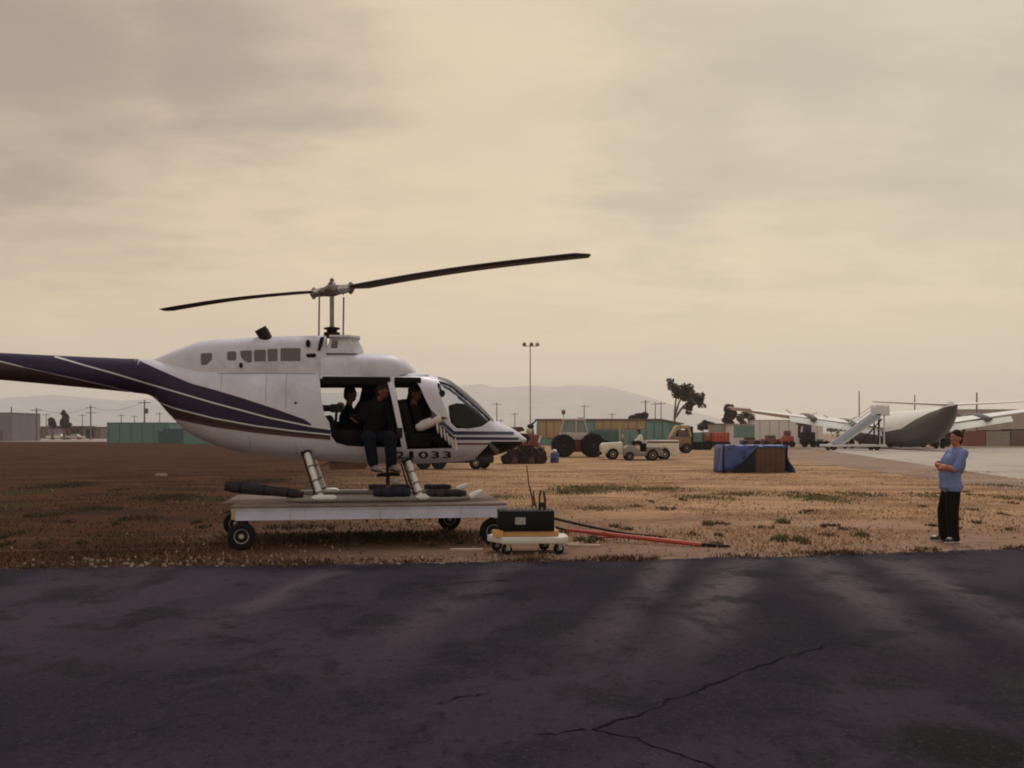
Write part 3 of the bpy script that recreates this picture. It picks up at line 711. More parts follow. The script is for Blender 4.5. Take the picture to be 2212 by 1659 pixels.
# swept navy field from the boom to a point behind the rear door
tx = [-160, 0, 272, 300, 360, 411, 460, 527, 600, 669, 672]; tt = [700, 720, 760, 779, 806, 828, 841, 861, 885, 910, 916]
l1x = [-160, 0, 60, 119, 180, 248, 310, 372, 460, 549, 577, 671, 714]; l1y = [700, 735, 752, 770, 788, 807, 826, 844, 870, 893.5, 901.5, 921, 927]
l2x = [-160, 250, 325, 349, 377, 460, 549, 631, 713]; l2y = [745, 838, 862, 871.6, 882, 903, 919.5, 930.5, 939]
f1 = lambda x: float(np.interp(x, l1x, l1y)); f2 = lambda x: float(np.interp(x, l2x, l2y)); ft = lambda x: float(np.interp(x, tx, tt))
fb = lambda x: float(np.interp(x, [-160, 318, 349, 377, 460, 549, 631, 714], [1000, 1000, 900, 905, 922, 934.5, 943, 950]))
cx_ = list(np.linspace(-150, 672, 60)); decal('stripe', cx_, [ft(x) for x in cx_], [f1(x) for x in cx_], 'navy', n=110, rows=10)
cx_ = list(np.linspace(-150, 714, 60)); decal('stripe', cx_, [f1(x) for x in cx_], [f2(x)-1 for x in cx_], 'navy', n=110, rows=10)
decal('stripe', cx_, [f2(x) for x in cx_], [fb(x) for x in cx_], 'maroon', n=110, rows=10)
cx_ = list(np.linspace(119, 714, 50)); decal('pinstripe', cx_, [f1(x)-1.6 for x in cx_], [f1(x)+1.7 for x in cx_], 'stripe_white', .007, 100, 2)
cx_ = list(np.linspace(352, 714, 50)); decal('pinstripe', cx_, [f2(x)-1.4 for x in cx_], [f2(x)+1.6 for x in cx_], 'stripe_white', .007, 80, 2)
cx_ = list(np.linspace(372, 714, 40)); decal('pinstripe', cx_, [fb(x)-5.0 for x in cx_], [fb(x)-3.6 for x in cx_], 'stripe_brown', .007, 80, 2)
decal('pinstripe', cx_, [fb(x)-1.8 for x in cx_], [fb(x)+.5 for x in cx_], 'stripe_brown', .007, 80, 2)
decal('pinstripe', [-150, 0, 25, 50], [745, 779, 785, 792], [748, 781.5, 787.5, 794], 'stripe_white', .007, 20, 2)
# nose stripes
def nose(y0, y1, xe, m_):
    decal('stripe', [932, 940, 948, 975, 981, 1000, xe], [y0-46, y0-38, y0-30, y0-6, y0, y0, y0+1], [y1-42, y1-34, y1-27, y1-4, y1, y1, y1], m_, .004, 60, 3)
nose(931.5, 939.3, 1110, 'stripe_blue'); nose(943.8, 950.4, 1120, 'stripe_blue')
decal('stripe', [978, 985, 1060], [955, 956.5, 957], [958, 961, 961], 'stripe_brown', .004, 30, 2)
decal('stripe', [851, 870, 926], [808.2, 808.4, 809.5], [811, 811.4, 812.6], 'stripe_blue', .005, 30, 3)
# dark chin glazing under the nose
decal('chin_window', [1026, 1040, 1058, 1090, 1128], [989, 973, 953.5, 954, 954], [1060, 1060, 1060, 1060, 1060], 'black_metal', .005, 40, 8)
decal('chin_frame', [1058, 1066, 1076], [955, 962, 972], [966, 974, 984], 'grille', .008, 12, 3)
# panel seams
decal('panel_seam', [690, 690.9], [806, 806], [818, 818], 'grille', .003, 2, 8)
for vx_, y0_, y1_ in ((478, 806, 843), (575, 806, 872), (618, 806, 884), (640, 956, 984), (540, 940, 972)): decal('panel_seam', [vx_, vx_+.7], [y0_, y0_], [y1_, y1_], 'grille', .003, 2, 10)
decal('panel_seam', [470, 680], [806.3, 806.3], [807.2, 807.2], 'grille', .004, 40, 1)
decal('fuel_cap', [636, 641.5], [868, 868], [872.5, 872.5], 'lettering', .006, 4, 2, both=False)

# registration lettering, wrapped on the hull
def lettering(txt, vx0, vx1, vy0, vy1):
    cu = bpy.data.curves.new('t', 'FONT'); cu.body = txt; cu.size = 1; cu.offset = .018; cu.space_character = 1.18; cu.resolution_u = 3
    o = bpy.data.objects.new('t', cu); COL.objects.link(o); me_ = evaluated(o); bpy.data.objects.remove(o)
    bm = bmesh.new(); bm.from_mesh(me_); bmesh.ops.triangulate(bm, faces=bm.faces)
    for _ in range(2):
        bmesh.ops.subdivide_edges(bm, edges=[e for e in bm.edges if e.calc_length() > .08], cuts=1)
        bmesh.ops.triangulate(bm, faces=bm.faces)
    xs_ = [v.co.x for v in bm.verts]; ys_ = [v.co.y for v in bm.verts]; a, c, d_, e_ = min(xs_), max(xs_), min(ys_), max(ys_)
    for v in bm.verts:
        vx = vx0+(v.co.x-a)/(c-a)*(vx1-vx0); vy = vy1+(v.co.y-d_)/(e_-d_)*(vy0-vy1); x, z = surf(vx, vy); v.co = (x, -half_y(x, z, .007), z)
    bm.to_mesh(me_); bm.free(); me_.materials.clear(); me_.materials.append(MT['lettering'])
    o = bpy.data.objects.new('numeral', me_); COL.objects.link(o); o.parent = fus
for ch_, a_, c_ in (('2', 856, 873), ('1', 884, 893), ('0', 904, 925), ('3', 931, 949), ('3', 956, 974.5)): lettering(ch_, a_, c_, 975, 990.5)

# engine cowling
def pod(name, stn, base_v, m_, e=3.0, smooth=45, seg=28):
    b = MB(); vs = []
    for (vx, vt, hw) in stn:
        x, zt = hp(vx, vt); _, zb = hp(vx, base_v); h = max(zt-zb, .01)
        for k_ in range(seg):
            th = math.pi*k_/(seg-1); y = hw*math.copysign(abs(math.cos(th))**(2/e), math.cos(th)); z = zb+h*abs(math.sin(th))**(2/e)
            vs.append((x, y, z))
    n = len(stn)
    fs = [(i*seg+k_, i*seg+k_+1, (i+1)*seg+k_+1, (i+1)*seg+k_) for i in range(n-1) for k_ in range(seg-1)]
    fs += [tuple(range(seg))[::-1], tuple((n-1)*seg+k_ for k_ in range(seg))]
    return b.add(vs, fs).build(name, m_, heli, smooth)
cs = [(322, 781, .10), (335, 776, .15), (357, 766.5, .20), (379, 757, .25), (408, 746.5, .30), (430, 738.8, .33), (443, 735.8, .345), (478, 733, .36), (552, 729.5, .37), (600, 727.7, .37), (652, 726, .37), (690, 725.6, .36), (706, 726, .35)]
cowl = pod('engine_cowling', cs, 812, 'cowl_white', 3.2)
pod('roof_fairing', [(694, 762, .42), (740, 762.5, .45), (790, 764, .46), (825, 764.5, .46), (845, 766, .45), (858, 770, .43), (868, 775.5, .40), (879, 783, .36), (890, 794, .30), (899, 804, .22), (904, 809, .12)], 816, 'cowl_white', 2.8)
def cowl_patch(name, poly, m_, off=.36, dep=.006, parent=None):
    q = hpoly(poly, off)
    for s in (-1, 1):
        MB().prism(q, s*(off-.05), s*(off+dep), 'xz').build(name, m_, parent or cowl)
for (x0_, x1_, y0_, y1_) in ((434, 458, 763, 788.5), (491, 510, 759, 778), (549, 574, 755.6, 787.5), (578.5, 599.5, 753.5, 786.5), (606, 649, 752, 787.5)):
    d_ = .36 if x0_ > 470 else .342
    cowl_patch('louver', [(x0_+2, y0_), (x1_-2, y0_-.3), (x1_, y0_+2), (x1_, y1_-2), (x1_-2, y1_), (x0_+2, y1_), (x0_, y1_-2), (x0_, y0_+2)], 'grille', d_)
cowl_patch('louver', [(519, 758), (543, 756.5), (545, 785), (541, 786), (530, 781), (521, 772)], 'grille')
cowl_patch('vent_slot', [(662, 764), (681, 763.5), (683, 768), (680, 772), (664, 772), (661, 768)], 'lettering', .36)
cowl_patch('vent_slot', [(692, 729), (700.5, 727.5), (696, 745), (691, 758), (686, 757.5), (688, 744)], 'lettering', .345, .012)
def oval(vx, vy, rx, ry): return [(vx+rx*math.cos(a), vy+ry*math.sin(a)) for a in np.linspace(0, 2*math.pi, 14)[:-1]]
cowl_patch('vent_hole', oval(665.5, 741.5, 5, 8), 'lettering', .355, .010); cowl_patch('vent_hole', oval(520.5, 789, 4, 6), 'lettering', .372)
b = MB(); vs = []
for (vl, vr, vy, hw) in ((704, 786, 766, .33), (708, 782, 752, .30), (713, 775, 738, .28), (715, 774, 734, .30), (712, 778, 731.5, .345), (713, 777, 727.5, .34)):   # intake fairing, four sided with an overhanging lip
    xl, z = hp(vl, vy); xr_, _ = hp(vr, vy); r_ = .05
    for (x, y) in ((xl, -hw), (xr_-r_*3, -hw), (xr_, -hw*.55), (xr_, hw*.55), (xr_-r_*3, hw), (xl, hw)): vs.append((x, y, z))
fs = [(i*6+k_, i*6+(k_+1) % 6, (i+1)*6+(k_+1) % 6, (i+1)*6+k_) for i in range(5) for k_ in range(6)]+[tuple(range(6))[::-1], tuple(30+k_ for k_ in range(6))]
b.add(vs, fs).build('intake_fairing', 'cowl_white', heli, 25)
cowl_patch('intake_panel', [(712, 761), (718, 735), (730, 735), (727, 761)], 'grille', .296, .012)
for s in (-1, 1):                                                   # exhaust stacks lean aft
    a = Vector((hp(581, 741)[0], s*.16, hp(581, 741)[1])); c = Vector((hp(565, 713)[0], s*.20, hp(565, 713)[1]))
    ex_ = MB().tube([a, a.lerp(c, .5), c, c+(c-a)*.02, c+(c-a)*.02, a.lerp(c, .55)], [.088, .092, .096, .097, .084, .08], 18).build('exhaust_stack', 'exhaust', heli, 50)

# rotor head, mast, blades
def HL(v): q = v-HC; return Vector((q.dot(hx), q.dot(hy), q.z))
mx_, mz0 = hp(717, 722); _, mz1 = hp(717, 628)
MB().tube([(mx_, 0, mz0-.1), (mx_, 0, mz1+.12)], .036, 14).build('mast', 'mast_steel', heli, 60)
MB().lathe([(.10, mz0-.06), (.13, mz0-.01), (.13, mz0+.025), (.08, mz0+.04), (.09, mz0+.075), (.13, mz0+.08), (.13, mz0+.10), (.05, mz0+.12)], (mx_, 0, 0), 'z', 20).build('swashplate', 'black_metal', heli, 40)
for vx in (689, 741):
    x, z0 = hp(vx, 726); _, z1 = hp(vx, 640)
    MB().bar((x, -.10 if vx < 700 else .10, z0-.1), (x+.01, -.10 if vx < 700 else .10, z1), .014, 8).build('pitch_link', 'mast_steel', heli, 60)
hub = Vector((mx_, 0, mz1))
tipR = HL(P(1272, 549, 15.95-5.1*.667)); tipL = HL(P(357, 671.5, 15.95+5.1*.667))
dR = (tipR-hub); dL = (tipL-hub)
hb = MB(); u = dR.normalized()
hb.tube([hub-u*.36, hub-u*.2, hub, hub+u*.2, hub+u*.36], [.055, .075, .10, .075, .055], 14); hb.ell(hub+Vector((0, 0, .02)), (.13, .13, .085)); hb.ell(hub+Vector((.02, -.05, .05)), (.06, .05, .06))
hubo = hb.build('rotor_hub', 'hub_metal', heli, 50)
MB().lathe([(.06, .06), (.065, .12), (.035, .14), (.035, .18), (.02, .20)], hub, 'z', 12).build('mast_nut', 'hub_metal', hubo, 50)
for s in (-1, 1):
    q = hub+u*s*.30
    MB().tube([q-u*s*.07, q+u*s*.20], [.075, .062], 14).build('blade_grip', 'steel', hubo, 50)
    MB().ell(q+u*s*.17, (.05, .05, .10)).build('grip_bolt', 'hub_metal', hubo, 60)
    MB().bar(q+Vector((0, 0, -.02)), Vector((hp(741 if s > 0 else 689, 640)[0], .10*s, mz1-.03)), .02).build('pitch_horn', 'hub_metal', hubo, 60)
def blade(tip, sgn):
    d = tip-hub; n = 26; ch = d.normalized().cross(Vector((0, 0, 1))).normalized(); up = Vector((0, 0, 1)); b = MB(); vs = []
    # airfoil cross-section with collective pitch and washout
    prof = [(.0, 0), (.04, .035), (.15, .058), (.35, .062), (.65, .035), (1, .003), (.65, -.02), (.35, -.032), (.15, -.034), (.04, -.022)]
    L = d.length
    for i in range(n):
        t = .085+(1-.085)*i/(n-1); c0 = hub+d*t
        c0 = c0+up*(.050*math.sin(math.pi*min(1, t)))          # slight bow
        cw = .335 if t > .11 else .20; 
        if t > .985: cw *= .55
        if t > .999: cw *= .4
        pitch = R(3.5-3*t); k1 = 1.25 if t > .12 else 1.5
        for (a, h_) in prof:
            q = (a-.27)*cw; hh = h_*cw*1.15*k1; cc = ch*sgn
            vs.append(c0+cc*(q*math.cos(pitch)+hh*math.sin(pitch)*0)*(-1)+up*(hh*math.cos(pitch)-q*math.sin(pitch)))
    m_ = len(prof); fs = [(i*m_+k_, i*m_+(k_+1) % m_, (i+1)*m_+(k_+1) % m_, (i+1)*m_+k_) for i in range(n-1) for k_ in range(m_)]
    fs += [tuple(range(m_))[::-1], tuple((n-1)*m_+k_ for k_ in range(m_))]
    return b.add(vs, fs).build('rotor_blade', 'blade', heli, 35)
blade(tipR, 1); blade(tipL, 1)

# tail: stabiliser, fin, tail rotor (just outside the frame)
zt, zb, _, _, _ = sec(-6.3); zm = (zt+zb)/2
MB().prism([(-6.45, -1.0), (-6.05, -1.0), (-5.95, 0), (-6.05, 1.0), (-6.45, 1.0)], zm-.03, zm+.03, 'xy').build('stabiliser', 'navy', heli, bevel=.01)
MB().prism([(-7.05, zm-.1), (-7.6, zm+1.15), (-7.95, zm+1.15), (-7.62, zm), (-7.85, zm-.75), (-7.6, zm-.75)], -.035, .035, 'xz').build('tail_fin', 'navy', heli, bevel=.01)
tr = MB().bar((-7.5, .1, zm), (-7.5, .3, zm), .04).build('tail_rotor', 'hub_metal', heli)
MB().box((-7.5, .3, zm+.42), (.13, .02, .8)).build('tail_rotor_blade', 'blade', tr, bevel=.005); MB().box((-7.5, .3, zm-.42), (.13, .02, .8)).build('tail_rotor_blade', 'blade', tr, bevel=.005)

# skid gear
SKY = .95
def skid(s):
    off = -s*SKY                                         # s=-1 is the near side
    xa = hp(655, 1078, SKY)[0]; xb = hp(1012, 1076, SKY)[0]; xt = hp(1038, 1068, SKY)[0]
    z0 = .045
    pts = [(xa-.25, s*SKY, z0), (xa, s*SKY, z0), (xb-.25, s*SKY, z0), (xb, s*SKY, z0+.01), (xb+.12, s*SKY, z0+.06), (xt+.02, s*SKY, z0+.115)]
    return MB().tube(pts, [.03, .045, .045, .045, .042, .02], 12).build('skid_tube', 'veh_grey', heli, 60)
for s in (-1, 1):
    so = skid(s); xb = hp(1012, 1076, SKY)[0]; xt = hp(1038, 1068, SKY)[0]
    MB().tube([(xb+.02, s*SKY, .065), (xb+.12, s*SKY, .11), (xt+.03, s*SKY, .165)], [.05, .055, .02], 12).build('skid_tip', 'leg_white', so, 60)
    for (va, vb, r_) in ((664, 735, .05), (890, 935, .055)):
        xa, xb = hp(va, 1078, SKY)[0], hp(vb, 1078, SKY)[0]
        MB().tube([(xa, s*SKY, .035), (xa+.12, s*SKY, .07), (xb-.1, s*SKY, .07), (xb, s*SKY, .035)], [.02, r_, r_, .02], 10).build('skid_shoe', 'leg_white', so, 60)
    for (vt, vyt, vb, vyb) in ((662, 980, 694, 1073), (882, 999, 909, 1068)):
        xt_, zt_ = hp(vt, vyt, .6); xb_, zb_ = hp(vb, vyb, SKY); zb_ = .07
        a = Vector((xt_, s*.52, zt_+.02)); c = Vector((xb_, s*SKY, zb_))
        lg = MB().tube([a, a.lerp(c, .3)+Vector((0, s*.05, 0)), a.lerp(c, .7)+Vector((0, s*.05, 0)), c], [.050, .047, .044, .042], 12).build('skid_leg', 'leg_white', heli, 60)
        for t in (.02, .33, .64, .9):
            q = a.lerp(c, t)+Vector((0, s*.05*min(1, t/.3, (1-t)/.3), 0)); dn = (c-a).normalized()
            MB().tube([q-dn*.012, q+dn*.012], .055 if t > .1 else .075, 12).build('clamp', 'hub_metal' if t > .1 else 'black_metal', lg, 50)
        MB().tube([Vector((xt_-.085, s*.48, zt_+.03)), Vector((xb_-.09, s*(SKY-.02), .1))], .014, 8).build('brace_rod', 'dark_iron', heli, 60)
for (vt, vyt) in ((662, 980), (882, 999)):
    xt_, zt_ = hp(vt, vyt, .6); MB().tube([(xt_, -.52, zt_+.02), (xt_, 0, zt_+.07), (xt_, .52, zt_+.02)], .045, 10).build('cross_tube', 'black_metal', heli, 60)
# packed emergency floats strapped on the skids
def float_pack(va, vya, vb, vyb, ra, rb, m_, s=-1):
    xa, za = hp(va, vya, SKY); xb, zb_ = hp(vb, vyb, SKY)
    a = Vector((xa, s*SKY, za)); c = Vector((xb, s*SKY, zb_)); n = 9; pts = []; rr = []
    for i in range(n):
        t = i/(n-1); pts.append(a.lerp(c, t)+Vector((0, 0, .004*math.sin(t*11)))); rr.append((ra+(rb-ra)*t)*(.72 if i in (0, n-1) else 1)*(1+.03*math.sin(i*2.3)))
    o = MB().tube(pts, rr, 14).build('float_pack', m_, heli, 70)
    for t in (.2, .5, .8):
        q = a.lerp(c, t); dn = (c-a).normalized(); MB().tube([q-dn*.02, q+dn*.02], (ra+(rb-ra)*t)*1.03, 14).build('strap', 'lettering', o, 60)
float_pack(486, 1049.5, 656, 1068, .095, .065, 'float_cover')
float_pack(806, 1063, 886, 1063, .075, .080, 'float_cover_blue')
float_pack(921, 1066, 1007, 1066, .060, .062, 'float_cover')
for (va, vb) in ((800, 905), (935, 1000)):
    float_pack(va, 1066, vb, 1066, .05, .05, 'float_cover', 1)

# cabin fittings
def cab(vx, vy, off): x, z = hp(vx, vy, off); return Vector((x, -off, z))
gs = [(975, 874), (986, 871), (1005, 873), (1030, 885), (1048, 896), (1060, 909), (1040, 921), (1010, 925), (986, 925), (978, 900)]
MB().prism(hpoly(gs, .25), -.34, .34, 'xz').build('instrument_panel', 'interior', heli, bevel=.02)
MB().box((cab(960, 941, 0)[0], 0, cab(960, 941, 0)[2]), (.35, .5, .35)).build('pedal_box', 'interior', heli)
for y in (-.3, .3):
    st = MB(); c = cab(893, 950, 0); st.box((c.x, y, c.z), (.48, .46, .22)); c2 = cab(877, 905, 0); st.box((c2.x-.02, y, c2.z), (.14, .46, .62), Matrix.Rotation(R(-14), 3, 'Y')); st.build('front_seat', 'seat_dark', heli, bevel=.04)
c = cab(740, 946, 0); st = MB(); st.box((c.x+.05, 0.05, c.z), (.5, 1.0, .26)); c2 = cab(704, 925, 0); st.box((c2.x+.06, .08, c2.z), (.16, 1.02, .40), Matrix.Rotation(R(-10), 3, 'Y')); st.build('rear_seat', 'seat_dark', heli, bevel=.04)
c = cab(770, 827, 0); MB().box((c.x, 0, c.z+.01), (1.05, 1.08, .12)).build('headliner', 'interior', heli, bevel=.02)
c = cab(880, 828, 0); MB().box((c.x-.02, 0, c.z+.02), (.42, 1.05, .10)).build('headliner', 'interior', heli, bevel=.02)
MB().tube([cab(948, 828, .1), cab(951, 840, .05), cab(953, 850, .05)], .018, 8).build('compass_bracket', 'black_metal', heli); MB().ell(cab(955, 850, .05), (.05, .05, .06)).build('compass', 'black_metal', heli, 60)
c = cab(862, 935, .60); MB().box((c.x, -.655, c.z), (.10, .03, .16)).build('door_latch', 'black_metal', heli, bevel=.008)
# frayed padding along the front door sill
for i, (vx, vy, a) in enumerate(((945, 924, .3), (953, 934, .3), (961, 941, .35), (969, 950, .4), (978, 959, .35), (985, 961, .2))):
    q = cab(vx, vy, .66); d_ = Vector((math.sin(a)*.5, 0, -math.cos(a)))*.09
    MB().tube([q-d_*1.3, q, q+d_], [.012, .032, .010 if i < 5 else .03], 8, flat=.6).build('padding_flap', 'white_cloth', heli, 70)
# ------------------------------------------------------------------ people
def head_parts(c, r=.098, fwd=Vector((1, 0, 0))):
    """skull, jaw, nose, ears, neck stub pointing along fwd"""
    side = Vector((-fwd.y, fwd.x, 0)); up = Vector((0, 0, 1)); rz = Matrix.Rotation(math.atan2(fwd.y, fwd.x), 3, 'Z')
    return [('e', c+up*.015, (r*1.0, r*.80, r*1.12), rz), ('e', c+fwd*.022-up*.06, (r*.70, r*.62, r*.62), rz), ('e', c+fwd*.062-up*.085, (.030, .034, .026), rz),
            ('c', c+fwd*.088+up*.012, .010, c+fwd*.108-up*.025, .014), ('e', c+fwd*.084+up*.028, (.016, .050, .012), rz), ('e', c+fwd*.082-up*.058, (.016, .030, .012), rz),
            ('e', c-fwd*.01+side*r*.80-up*.01, (.020, .010, .032), rz), ('e', c-fwd*.01-side*r*.80-up*.01, (.020, .010, .032), rz)]
def hair(c, parent, fwd, r=.098, back=1.0):
    rz = Matrix.Rotation(math.atan2(fwd.y, fwd.x), 3, 'Z'); up = Vector((0, 0, 1))
    b = [('e', c-fwd*.010+up*.048, (r*1.0, r*.87, r*.98), rz), ('e', c-fwd*.05-up*.02, (r*.62, r*.78, r*.82), rz)]
    return blob('hair', b, .010, 'hair', parent, 3)
def face_bits(c, parent, fwd):
    side = Vector((-fwd.y, fwd.x, 0)); up = Vector((0, 0, 1))
    for s in (-1, 1):
        e = MB().ell(c+fwd*.088+side*s*.032+up*.012, (.010, .014, .008)).build('eye', 'eye_white', parent, 80)
        MB().ell(c+fwd*.097+side*s*.032+up*.012, .0055).build('pupil', 'eye_dark', e, 80)
        MB().tube([c+fwd*.096+side*s*.014+up*.032, c+fwd*.095+side*s*.034+up*.037, c+fwd*.082+side*s*.052+up*.030], [.004, .005, .003], 6).build('eyebrow', 'hair', parent, 80)
    MB().tube([c+fwd*.086+side*.026-up*.056, c+fwd*.096-up*.054, c+fwd*.086-side*.026-up*.056], [.003, .006, .003], 6).build('mouth', 'lips', parent, 80)
def hand(palm, fdir, pdir, thumb_side):
    """palm + four unequal curled fingers + thumb as capsules; fdir fingers, pdir palm normal"""
    fdir = fdir.normalized(); pdir = pdir.normalized(); sd = fdir.cross(pdir).normalized()*thumb_side; out = [('c', palm-fdir*.035, .026, palm+fdir*.02, .030), ('c', palm-sd*.018-fdir*.02, .022, palm-sd*.022+fdir*.02, .020), ('c', palm+sd*.018-fdir*.02, .022, palm+sd*.020+fdir*.02, .020)]
    for i, (o, l) in enumerate(((.030, .040), (.010, .046), (-.010, .043), (-.029, .034))):
        a = palm+sd*o+fdir*.038; k1 = a+fdir*l*.9+pdir*l*.35; k2 = k1+fdir*l*.30+pdir*l*.62
        out += [('c', a, .0105, k1, .0095), ('c', k1, .0095, k2, .008)]
    t0 = palm+sd*.034-fdir*.015; t1 = t0+sd*.026+fdir*.030+pdir*.01; t2 = t1+fdir*.030+pdir*.012
    return out+[('c', t0, .014, t1, .012), ('c', t1, .012, t2, .009)]

# --- the man on the verge; local +x is where he faces, +y his left
fp = G(2050, 1171)
man = thing('person', 'man in light blue shirt and black trousers standing with folded arms', 'person', fp, R(180+3))
V = Vector
H0 = V((-.125, .0, 1.612)); fw = V((.97, .22, 0)).normalized()
HS = V((-.03, 0, .90)); SHL, SHR = V((-.150, .205, 1.385)), V((-.135, -.205, 1.385))
ELL, ELR = V((.020, .262, 1.135)), V((.030, -.262, 1.135))
WRL, WRR = V((.190, -.060, 1.205)), V((.175, .060, 1.150))
body = head_parts(H0, .100, fw)
body += [('c', V((-.135, 0, 1.40)), .062, V((-.122, 0, 1.55)), .056), ('c', V((-.10, 0, 1.30)), .13, HS, .13), ('c', V((-.10, .10, 1.33)), .08, V((-.10, -.10, 1.33)), .08),
         ('c', SHL, .055, ELL, .046), ('c', ELL, .044, WRL, .031), ('c', SHR, .055, ELR, .046), ('c', ELR, .044, WRR, .031)]
for s, fx in ((1, .02), (-1, .06)):
    hip, kn, an = V((-.03, s*.10, .86)), V((fx*.6+.01, s*.115, .47)), V((fx-.03, s*.12, .09))
    body += [('c', hip, .085, kn, .058), ('c', kn, .056, an, .038), ('c', an, .036, an+V((.09, s*.02, -.045)), .034)]
body += hand(V((.155, -.125, 1.220)), V((-.62, -.78, .12)), V((-.75, .6, -.2)), 1)+hand(V((.140, .125, 1.165)), V((-.62, .78, .15)), V((-.75, -.6, -.2)), -1)
bo = blob('body', body, .0075, 'skin', man, 4)
hair(H0, bo, fw); face_bits(H0, bo, fw); man.scale = (.92, .94, 1.0)
shirt = [('e', V((-.115, 0, 1.24)), (.150, .205, .23)), ('e', V((-.015, 0, 1.035)), (.176, .185, .20)), ('e', V((-.028, 0, .93)), (.172, .200, .13)), ('c', V((-.035, .09, .86)), .135, V((-.035, -.09, .86)), .135), ('c', V((-.125, .13, 1.375)), .082, V((-.125, -.13, 1.375)), .082), ('c', V((-.13, 0, 1.40)), .085, V((-.13, 0, 1.43)), .073),
         ('e', V((-.02, 0, 1.22)), (.12, .16, .16)), ('c', V((-.03, .15, .865)), .045, V((-.03, -.15, .865)), .045), ('c', V((-.14, .12, .87)), .05, V((-.14, -.12, .87)), .05), ('c', V((.085, .10, .87)), .05, V((.085, -.10, .87)), .05)]
for S, E in ((SHL, ELL), (SHR, ELR)):
    m1 = S.lerp(E, .82); shirt += [('c', S, .078, m1, .068), ('c', S.lerp(E, .7), .070, E.lerp(S, .10), .066)]
sh = blob('shirt', shirt, .014, 'shirt_blue', man, 4)
MB().tube([V((-.205, -.02, 1.455)), V((-.16, -.075, 1.462)), V((-.085, -.06, 1.44)), V((-.055, 0, 1.415)), V((-.085, .06, 1.44)), V((-.16, .075, 1.462)), V((-.205, .02, 1.455))], .020, 8, flat=1.3).build('collar', 'shirt_blue', sh, 70)
tr_ = [('c', V((-.045, .075, .84)), .105, V((-.045, -.075, .84)), .105)]
for s, fx in ((1, .02), (-1, .06)):
    hip, kn, an = V((-.035, s*.095, .84)), V((fx*.6-.005, s*.115, .47)), V((fx-.04, s*.12, .085))
    tr_ += [('c', hip-V((0, s*.012, .03)), .118, kn, .108), ('c', kn, .107, an, .090)]
tro = blob('trousers', tr_, .014, 'trousers', man, 4)
MB().tube([V((.078, .0, .90)), V((.03, .14, .90)), V((-.10, .14, .90)), V((-.155, 0, .90)), V((-.10, -.14, .90)), V((.03, -.14, .90)), V((.078, 0, .90))], .018, 8).build('belt', 'shoe_black', tro, 60)
for s, fx in ((1, .0), (-1, .09)):
    a = V((fx-.085, s*.125, .055)); fd = V((1, s*.22, 0)).normalized()
    so = blob('shoe', [('c', a, .045, a+fd*.13, .044), ('c', a+fd*.12-V((0, 0, .008)), .044, a+fd*.215-V((0, 0, .014)), .034), ('c', a+V((0, 0, .03)), .042, a+fd*.06+V((0, 0, .03)), .044)], .010, 'shoe_black', man, 3)
    MB().tube([a-fd*.045-V((0, 0, .043)), a+fd*.05-V((0, 0, .043)), a+fd*.16-V((0, 0, .043)), a+fd*.245-V((0, 0, .043))], [.040, .046, .050, .030], 10, flat=.24).build('sole', 'shoe_white', so, 60)
    MB().ell(a+fd*.165+V((0, 0, .022)), (.042, .035, .014)).build('toe_patch', 'shoe_white', so, 60)

# --- people in the cabin (placed in helicopter axes, then stood in the world)
def cabin_person(label, seat_v, off):
    q = cab(*seat_v, off); w = HC+hx*q.x+hy*q.y+V((0, 0, q.z)); return thing('person', label, 'person', w, YAW)
# operator sitting in the rear doorway, legs outside
op = cabin_person('seated operator in dark jacket and jeans with legs hanging from the rear doorway', (808, 958), .50)
def L2(vx, vy, off): c0 = cab(808, 958, .50); return cab(vx, vy, off)-c0
hd = L2(826, 846, .46); f2_ = V((.86, -.5, 0)).normalized()
chest = L2(812, 893, .44); pel = L2(805, 945, .42)
arms = []
bodyp = head_parts(hd, .105, f2_)+[('c', hd-V((.02, 0, .08)), .052, chest+V((0, 0, .15)), .06), ('c', chest, .13, pel, .13), ('c', chest+V((-.14, .03, .12)), .06, chest+V((.14, -.03, .12)), .06)]
LA = [(chest+V((-.17, 0, .12)), L2(782, 905, .50), L2(758, 900, .40)), (chest+V((.17, -.02, .12)), L2(848, 908, .50), L2(846, 938, .52))]
for (a, e, w_) in LA: bodyp += [('c', a, .055, e, .045), ('c', e, .043, w_, .032)]
bodyp += hand(LA[0][2]+V((.03, -.04, -.02)), V((.7, -.5, -.4)), V((.3, .3, -.8)), 1)+hand(LA[1][2]+V((-.03, -.04, -.02)), V((-.7, -.5, -.4)), V((-.3, .3, -.8)), -1)
LG = [(pel+V((-.08, 0, 0)), L2(797, 945, .86), L2(806, 1003, .88)), (pel+V((.09, 0, 0)), L2(842, 945, .84), L2(846, 1003, .84))]
for (a, kn, an) in LG: bodyp += [('c', a, .085, kn, .062), ('c', kn, .058, an, .038), ('c', an, .036, an+V((.06, -.08, -.05)), .034)]
ob = blob('body', bodyp, .010, 'skin_shade', op, 4); hair(hd, ob, f2_, .105); face_bits(hd, ob, f2_)
jk = [('c', chest+V((0, 0, .02)), .165, pel+V((0, 0, .05)), .165), ('c', chest+V((-.15, .03, .11)), .088, chest+V((.15, -.03, .11)), .088), ('c', chest+V((.01, 0, .14)), .085, chest+V((.01, 0, .21)), .070)]
for (a, e, w_) in LA: jk += [('c', a, .078, e, .066), ('c', e, .064, e.lerp(w_, .97), .050)]
blob('jacket', jk, .018, 'dark_jacket', op, 4)
jn = [('c', pel+V((-.08, 0, 0)), .13, pel+V((.08, 0, 0)), .13)]
for (a, kn, an) in LG: jn += [('c', a, .118, kn, .105), ('c', kn, .103, an+V((0, 0, .02)), .085)]
